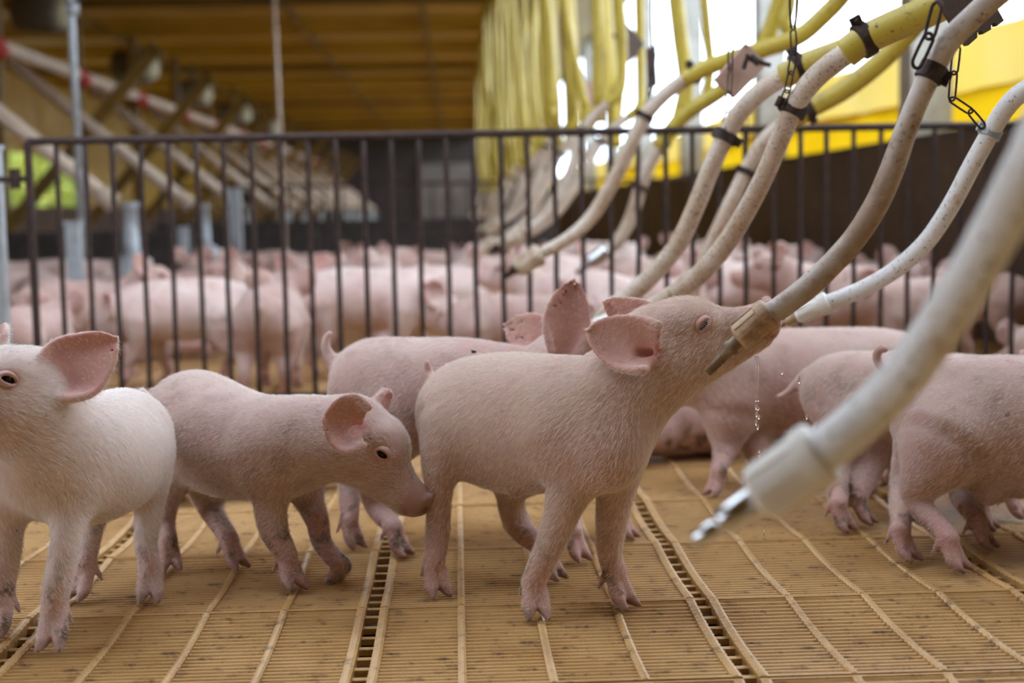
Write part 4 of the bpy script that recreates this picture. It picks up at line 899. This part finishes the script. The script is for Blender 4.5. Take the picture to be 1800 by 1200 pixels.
# G: facing right, drooping tail
G = dict(h=.005, origin=(.82, 2.62, 0), fur=18000, flen=.011, mud=.3,
    body=[J(1474, 688, 2.64, 68), J(1500, 695, 2.64, 80), J(1560, 702, 2.63, 86), J(1630, 706, 2.62, 88), J(1700, 705, 2.62, 84), J(1750, 705, 2.62, 72), J(1790, 700, 2.62, 60)],
    head=dict(c=pt(1812, 705, 2.62), F=(.9, .1, -.4), U=(0, 0, 1), s=.97),
    legs=[leg([J(1490, 740, 2.60, 62), J(1470, 815, 2.58, 28), J(1468, 860, 2.58, 18)], foot(1480, 934), (.55, -.8), .96),
          leg([J(1530, 750, 2.68, 60), J(1500, 835, 2.67, 24), J(1503, 875, 2.67, 16)], foot(1516, 922), (.75, -.6), .95),
          leg([J(1700, 760, 2.58, 58), J(1720, 840, 2.58, 24), J(1722, 880, 2.58, 17)], foot(1730, 932), (.8, -.6), .95),
          leg([J(1740, 760, 2.7, 55), J(1770, 830, 2.7, 23), J(1772, 870, 2.7, 17)], foot(1782, 912), (.8, -.6), .95)],
    tail=[J(1418, 662, 2.66, 14), J(1398, 678, 2.67, 9), J(1382, 692, 2.67, 7), J(1367, 698, 2.67, 5.5)],
    extra=[(pt(1556, 800, 2.63), .016, .02)],
    ears=[dict(root=pt(1800, 668, 2.56), tip=pt(1790, 630, 2.5), face=(1, -.3, .2), w=.035, cup=.5),
          dict(root=pt(1800, 668, 2.68), tip=pt(1790, 640, 2.74), face=(1, -.3, .2), w=.035, cup=.5)])
tag(build_piglet('piglet', G), 'piglet with drooping straight tail, rump towards the falling water', 'piglet')
# H: cut by the right edge
Hh = dict(h=.0046, origin=(.85, 2.3, 0), fur=26000, flen=.011, mud=.3,
    body=[J(1652, 728, 2.34, 88), J(1672, 735, 2.33, 104), J(1730, 745, 2.32, 123), J(1800, 750, 2.31, 128), J(1868, 748, 2.30, 120), J(1925, 740, 2.29, 100), J(1975, 730, 2.28, 82), J(2005, 725, 2.28, 70)],
    head=dict(c=pt(2020, 722, 2.28), F=(.85, -.2, -.3), U=(0, 0, 1), s=1.0),
    legs=[leg([J(1640, 780, 2.37, 66), J(1590, 850, 2.37, 26), J(1581, 890, 2.37, 18)], foot(1590, 985), (.5, -.8), .98),
          leg([J(1665, 770, 2.27, 84), J(1625, 840, 2.25, 42), J(1612, 878, 2.25, 24), J(1638, 930, 2.25, 20)], foot(1676, 1003), (.65, -.75), 1.0),
          leg([J(1745, 790, 2.42, 60), J(1690, 862, 2.44, 24), J(1708, 910, 2.44, 20)], foot(1726, 964), (.7, -.7), .96),
          leg([J(1900, 800, 2.26, 66), J(1910, 890, 2.26, 30), J(1912, 945, 2.26, 22)], foot(1925, 1010), (.7, -.7), 1.0)],
    tail=[J(1588, 664, 2.37, 15), J(1563, 655, 2.38, 10), J(1546, 640, 2.385, 9), J(1541, 622, 2.385, 8), J(1550, 611, 2.38, 7), J(1557, 615, 2.375, 6)],
    extra=[(pt(1738, 868, 2.27), .020, .02)],
    ears=[dict(root=pt(2005, 680, 2.22), tip=pt(1990, 640, 2.15), face=(1, -.3, .2), w=.035, cup=.5),
          dict(root=pt(2005, 680, 2.34), tip=pt(1990, 645, 2.4), face=(1, -.3, .2), w=.035, cup=.5)])
tag(build_piglet('piglet', Hh), 'piglet with dark curled tail cut by the right frame edge', 'piglet')

# ------------------------------------------------------------------ more piglets: four poses, copied with their eyes
def copy_tree(o):
    c = o.copy(); col.objects.link(c)
    for ch in o.children:
        d = ch.copy(); col.objects.link(d); d.parent = c
        for g in ch.children: q = g.copy(); col.objects.link(q); q.parent = d
    return c
protos = []
for sp in (standing(0, .03, 0, 0), standing(0, -.045, .10, .02), standing(.0, .05, -.16, -.02), resting()):
    protos.append(build_piglet('piglet', sp))
used = [False]*4; pales = {}
def pale_mesh(k):
    if k not in pales: pales[k] = protos[k].data.copy(); pales[k].materials[0] = M['skin_pale']
    return pales[k]
def piglet(k, x, y, rz, label, group=None, s=1.0, z=0, far=False, pale=False):
    if not used[k]: o = protos[k]; used[k] = True
    else:
        o = protos[k].copy() if far else copy_tree(protos[k])
        if far: col.objects.link(o)
    for q in ('group',):
        if q in o: del o[q]
    o.location = (x, y, z); o.rotation_euler = (0, 0, math.radians(rz)); o.scale = (s, s, s)
    if pale: o.data = pale_mesh(k)
    return tag(o, label, 'piglet', group)
def at(px, Y): return pt(px, 600, Y)[0]
# lying in the front pen
piglet(3, at(1200, 3.28), 3.28, 200, 'piglet lying on the slats behind the drinking piglet\'s chest', s=.92)
piglet(3, at(375, 3.0), 2.98, 10, 'piglet lying behind the walking piglet, only its feet showing', s=.80)
piglet(3, at(1420, 3.45), 3.45, 185, 'piglet lying in the shade behind the left facing piglet', s=.95)
piglet(3, at(1690, 3.38), 3.38, 20, 'piglet lying between the drooping and the curled tail piglets', s=.85)
piglet(3, 1.46, 2.62, 172, 'reddish piglet lying in the dark at the right frame edge', s=.9)
# first row beyond the fence
row = [
 (0, 480, 4.62, 88, 'piglet seen from behind beyond the fence, tail towards the bars', 1.0),
 (2, 322, 4.92, 175, 'white piglet beyond the fence facing left with low head', 1.04),
 (2, 655, 5.02, -10, 'tan shaded piglet beyond the fence, snout lowered to the right', 1.10),
 (0, 900, 4.56, 10, 'low piglet beyond the fence just left of the notched ear', .88),
 (1, 150, 5.3, 5, 'piglet beyond the fence facing right beside the short galvanised post', 1.0),
 (0, 58, 4.65, 80, 'piglet at the fence\'s end post, rump towards the bars', .86),
 (3, 262, 5.85, 30, 'piglet lying beyond the fence behind the pink spread ear', .95),
 (0, 1330, 5.3, 172, 'pale piglet beyond the fence under the speckled hoses', 1.06),
 (1, 1480, 5.0, 165, 'piglet beyond the fence behind the thick stained hose', 1.0),
 (0, 1600, 4.72, 195, 'pinkish piglet beyond the fence left of the blurred hose', .92),
 (0, 1180, 4.9, 60, 'piglet beyond the fence above the drinking piglet\'s far ear', .95),
 (1, 1010, 5.2, 150, 'piglet with upturned head beyond the fence under the wet nipple', 1.0),
 (2, 775, 5.55, 40, 'pink piglet beyond the fence behind the tan piglet\'s snout', 1.05),
 (0, 930, 6.15, 185, 'pale piglet beyond the fence under the open black nipple', 1.1),
 (3, 1850, 4.5, 90, 'piglet lying wet beyond the fence near the right edge', .95),
 (0, 1720, 5.25, 120, 'piglet beyond the fence at the right frame edge', .9),
 (0, 640, 6.6, 120, 'piglet in the second row beyond the fence, behind the tan one', 1.0),
 (1, 500, 5.75, 195, 'piglet in the second row beyond the fence above the rump seen from behind', 1.0)]
taken = [(at(px, Y), Y) for k, px, Y, rz, lb, s in row]
for k, px, Y, rz, lb, s in row: piglet(k, at(px, Y), Y, rz, lb, s=s, pale=('white' in lb or 'pale' in lb or 'upturned' in lb or 'lying' in lb))
# the crowd: each piglet keeps clear of its neighbours (head to tail axes at least a body width apart)
def axis(x, y, rz, s=1.0): c, q = math.cos(math.radians(rz)), math.sin(math.radians(rz)); return [(x+c*t*s, y+q*t*s) for t in (-.20, -.10, 0, .10, .20, .32)]
bodies = [axis(at(px, Y), Y, rz, s) for k, px, Y, rz, lb, s in row]+[[(x, y)] for x, y in ((-1.78, 7.45), (-1.72, 9.6))]
posts_xy = [(at(134, 6.4), 6.4), (at(326, 8.6), 8.6), (at(418, 9.4), 9.4), (at(508, 9.5), 9.5), (-1.72, 7.45), (-1.72, 9.59)]
n = 0; tries = 0
while n < 96 and tries < 60000:
    tries += 1; y = 5.5+4.65*rng.random()**.85; x = rng.uniform(-2.6 if y < 8.5 else -2.2, 1.95); rz = rng.uniform(0, 360); sc = rng.uniform(.84, 1.0)
    A_ = axis(x, y, rz, sc)
    if abs(x/y*FPX) > 1050 or any(p[0] > 2.06 or p[1] < 4.42 or p[1] > 10.38 for p in A_): continue
    if any(p[0] < -1.45 and 8.65 < p[1] < 9.15 for p in A_): continue
    if any((p[0]-q[0])**2+(p[1]-q[1])**2 < .36**2 for p in A_ for q in posts_xy[4:]) or any((p[0]-q[0])**2+(p[1]-q[1])**2 < .18**2 for p in A_ for q in posts_xy): continue
    if any((p[0]-q[0])**2+(p[1]-q[1])**2 < .225**2 for B_ in bodies for p in A_ for q in B_): continue
    bodies.append(A_); k = int(rng.choice([0, 0, 1, 2, 3], p=[.3, .25, .2, .15, .1]))
    pl = bool(rng.random() < .6); sx = x/y*FPX+800; where = 'in the blurred crowd at left, among grey posts' if sx < 420 else 'in the middle of the blurred crowd, before the partition' if sx < 900 else 'in the blurred crowd at right, by the brown wall'
    piglet(k, x, y, rz, ('pale ' if pl else 'pink ')+'piglet '+['standing', 'with raised head', 'with lowered head', 'lying'][k]+' '+where, 'crowd of piglets beyond the fence', sc, far=True, pale=pl); n += 1

# ------------------------------------------------------------------ water falling from the mouth, flies
YW = 1.97
st = empty('water_stream', pt(1331, 660, YW), 'thin twin stream of water running from the drinking piglet\'s chin', 'water'); so = np.array(st.location)
for x0, x1 in ((1330, 1329), (1334, 1333)):
    MB().tube(spline([pt(x0-2, 626, YW), pt(x0, 650, YW), pt(x1, 680, YW), pt(x1, 706, YW)], 6), np.linspace(.0011, .0007, 19), 8).build('strand', M['water'], st, so, True)
dm = None
for (px, py) in [(1329, 714), (1333, 718), (1330, 727), (1334, 733), (1329, 742), (1332, 750), (1418, 731), (1335, 792), (1336, 800), (1375, 655), (1405, 668), (1344, 930), (1343, 945), (1341, 990), (1342, 998), (1347, 1018), (1344, 1030), (1345, 1078)]:
    p = pt(px, py, YW)
    if dm is None:
        mb = MB(); rows = [(-1, .02), (-.8, .5), (-.3, .95), (.1, .95), (.6, .55), (1.3, .02)]
        o = mb.tube([(0, 0, z*.0028) for z, r in rows], [r*.0021 for z, r in rows], 10).build('water_drop', M['water'], None, (0, 0, 0), True); dm = o.data
    else: o = link('water_drop', dm)
    o.location = V(p); o.scale = (1, 1, rng.uniform(.8, 1.9)); tag(o, 'clear water drop falling below the drinking piglet\'s chin', 'drop', 'falling water drops')
def fly(px, py, Y, label):
    p = pt(px, py, Y); mb = MB(); mb.tube([p+[x*.0028, 0, 0] for x in (-1.4, -.9, 0, .8, 1.1, 1.5)], [.0006, .0019, .0021, .0018, .0014, .0004], 8)
    for q in (-1, 1):
        n0 = len(mb.v); mb.v += [tuple(p+[0, 0, .002]), tuple(p+[-.003, q*.003, .003]), tuple(p+[-.006, q*.002, .0025]), tuple(p+[-.004, 0, .002])]; mb.f.append((n0, n0+1, n0+2, n0+3))
    for q in (-1, 0, 1): mb.tube([p+[q*.002, -.001, -.001], p+[q*.003, -.004, -.003]], .0003, 4)
    tag(mb.build('fly', M['black'], None, p), label, 'fly')
fly(833, 618, 2.23, 'black fly sitting on the drinking piglet\'s back'); fly(303, 664, 2.42, 'black fly sitting on the walking piglet\'s rump')
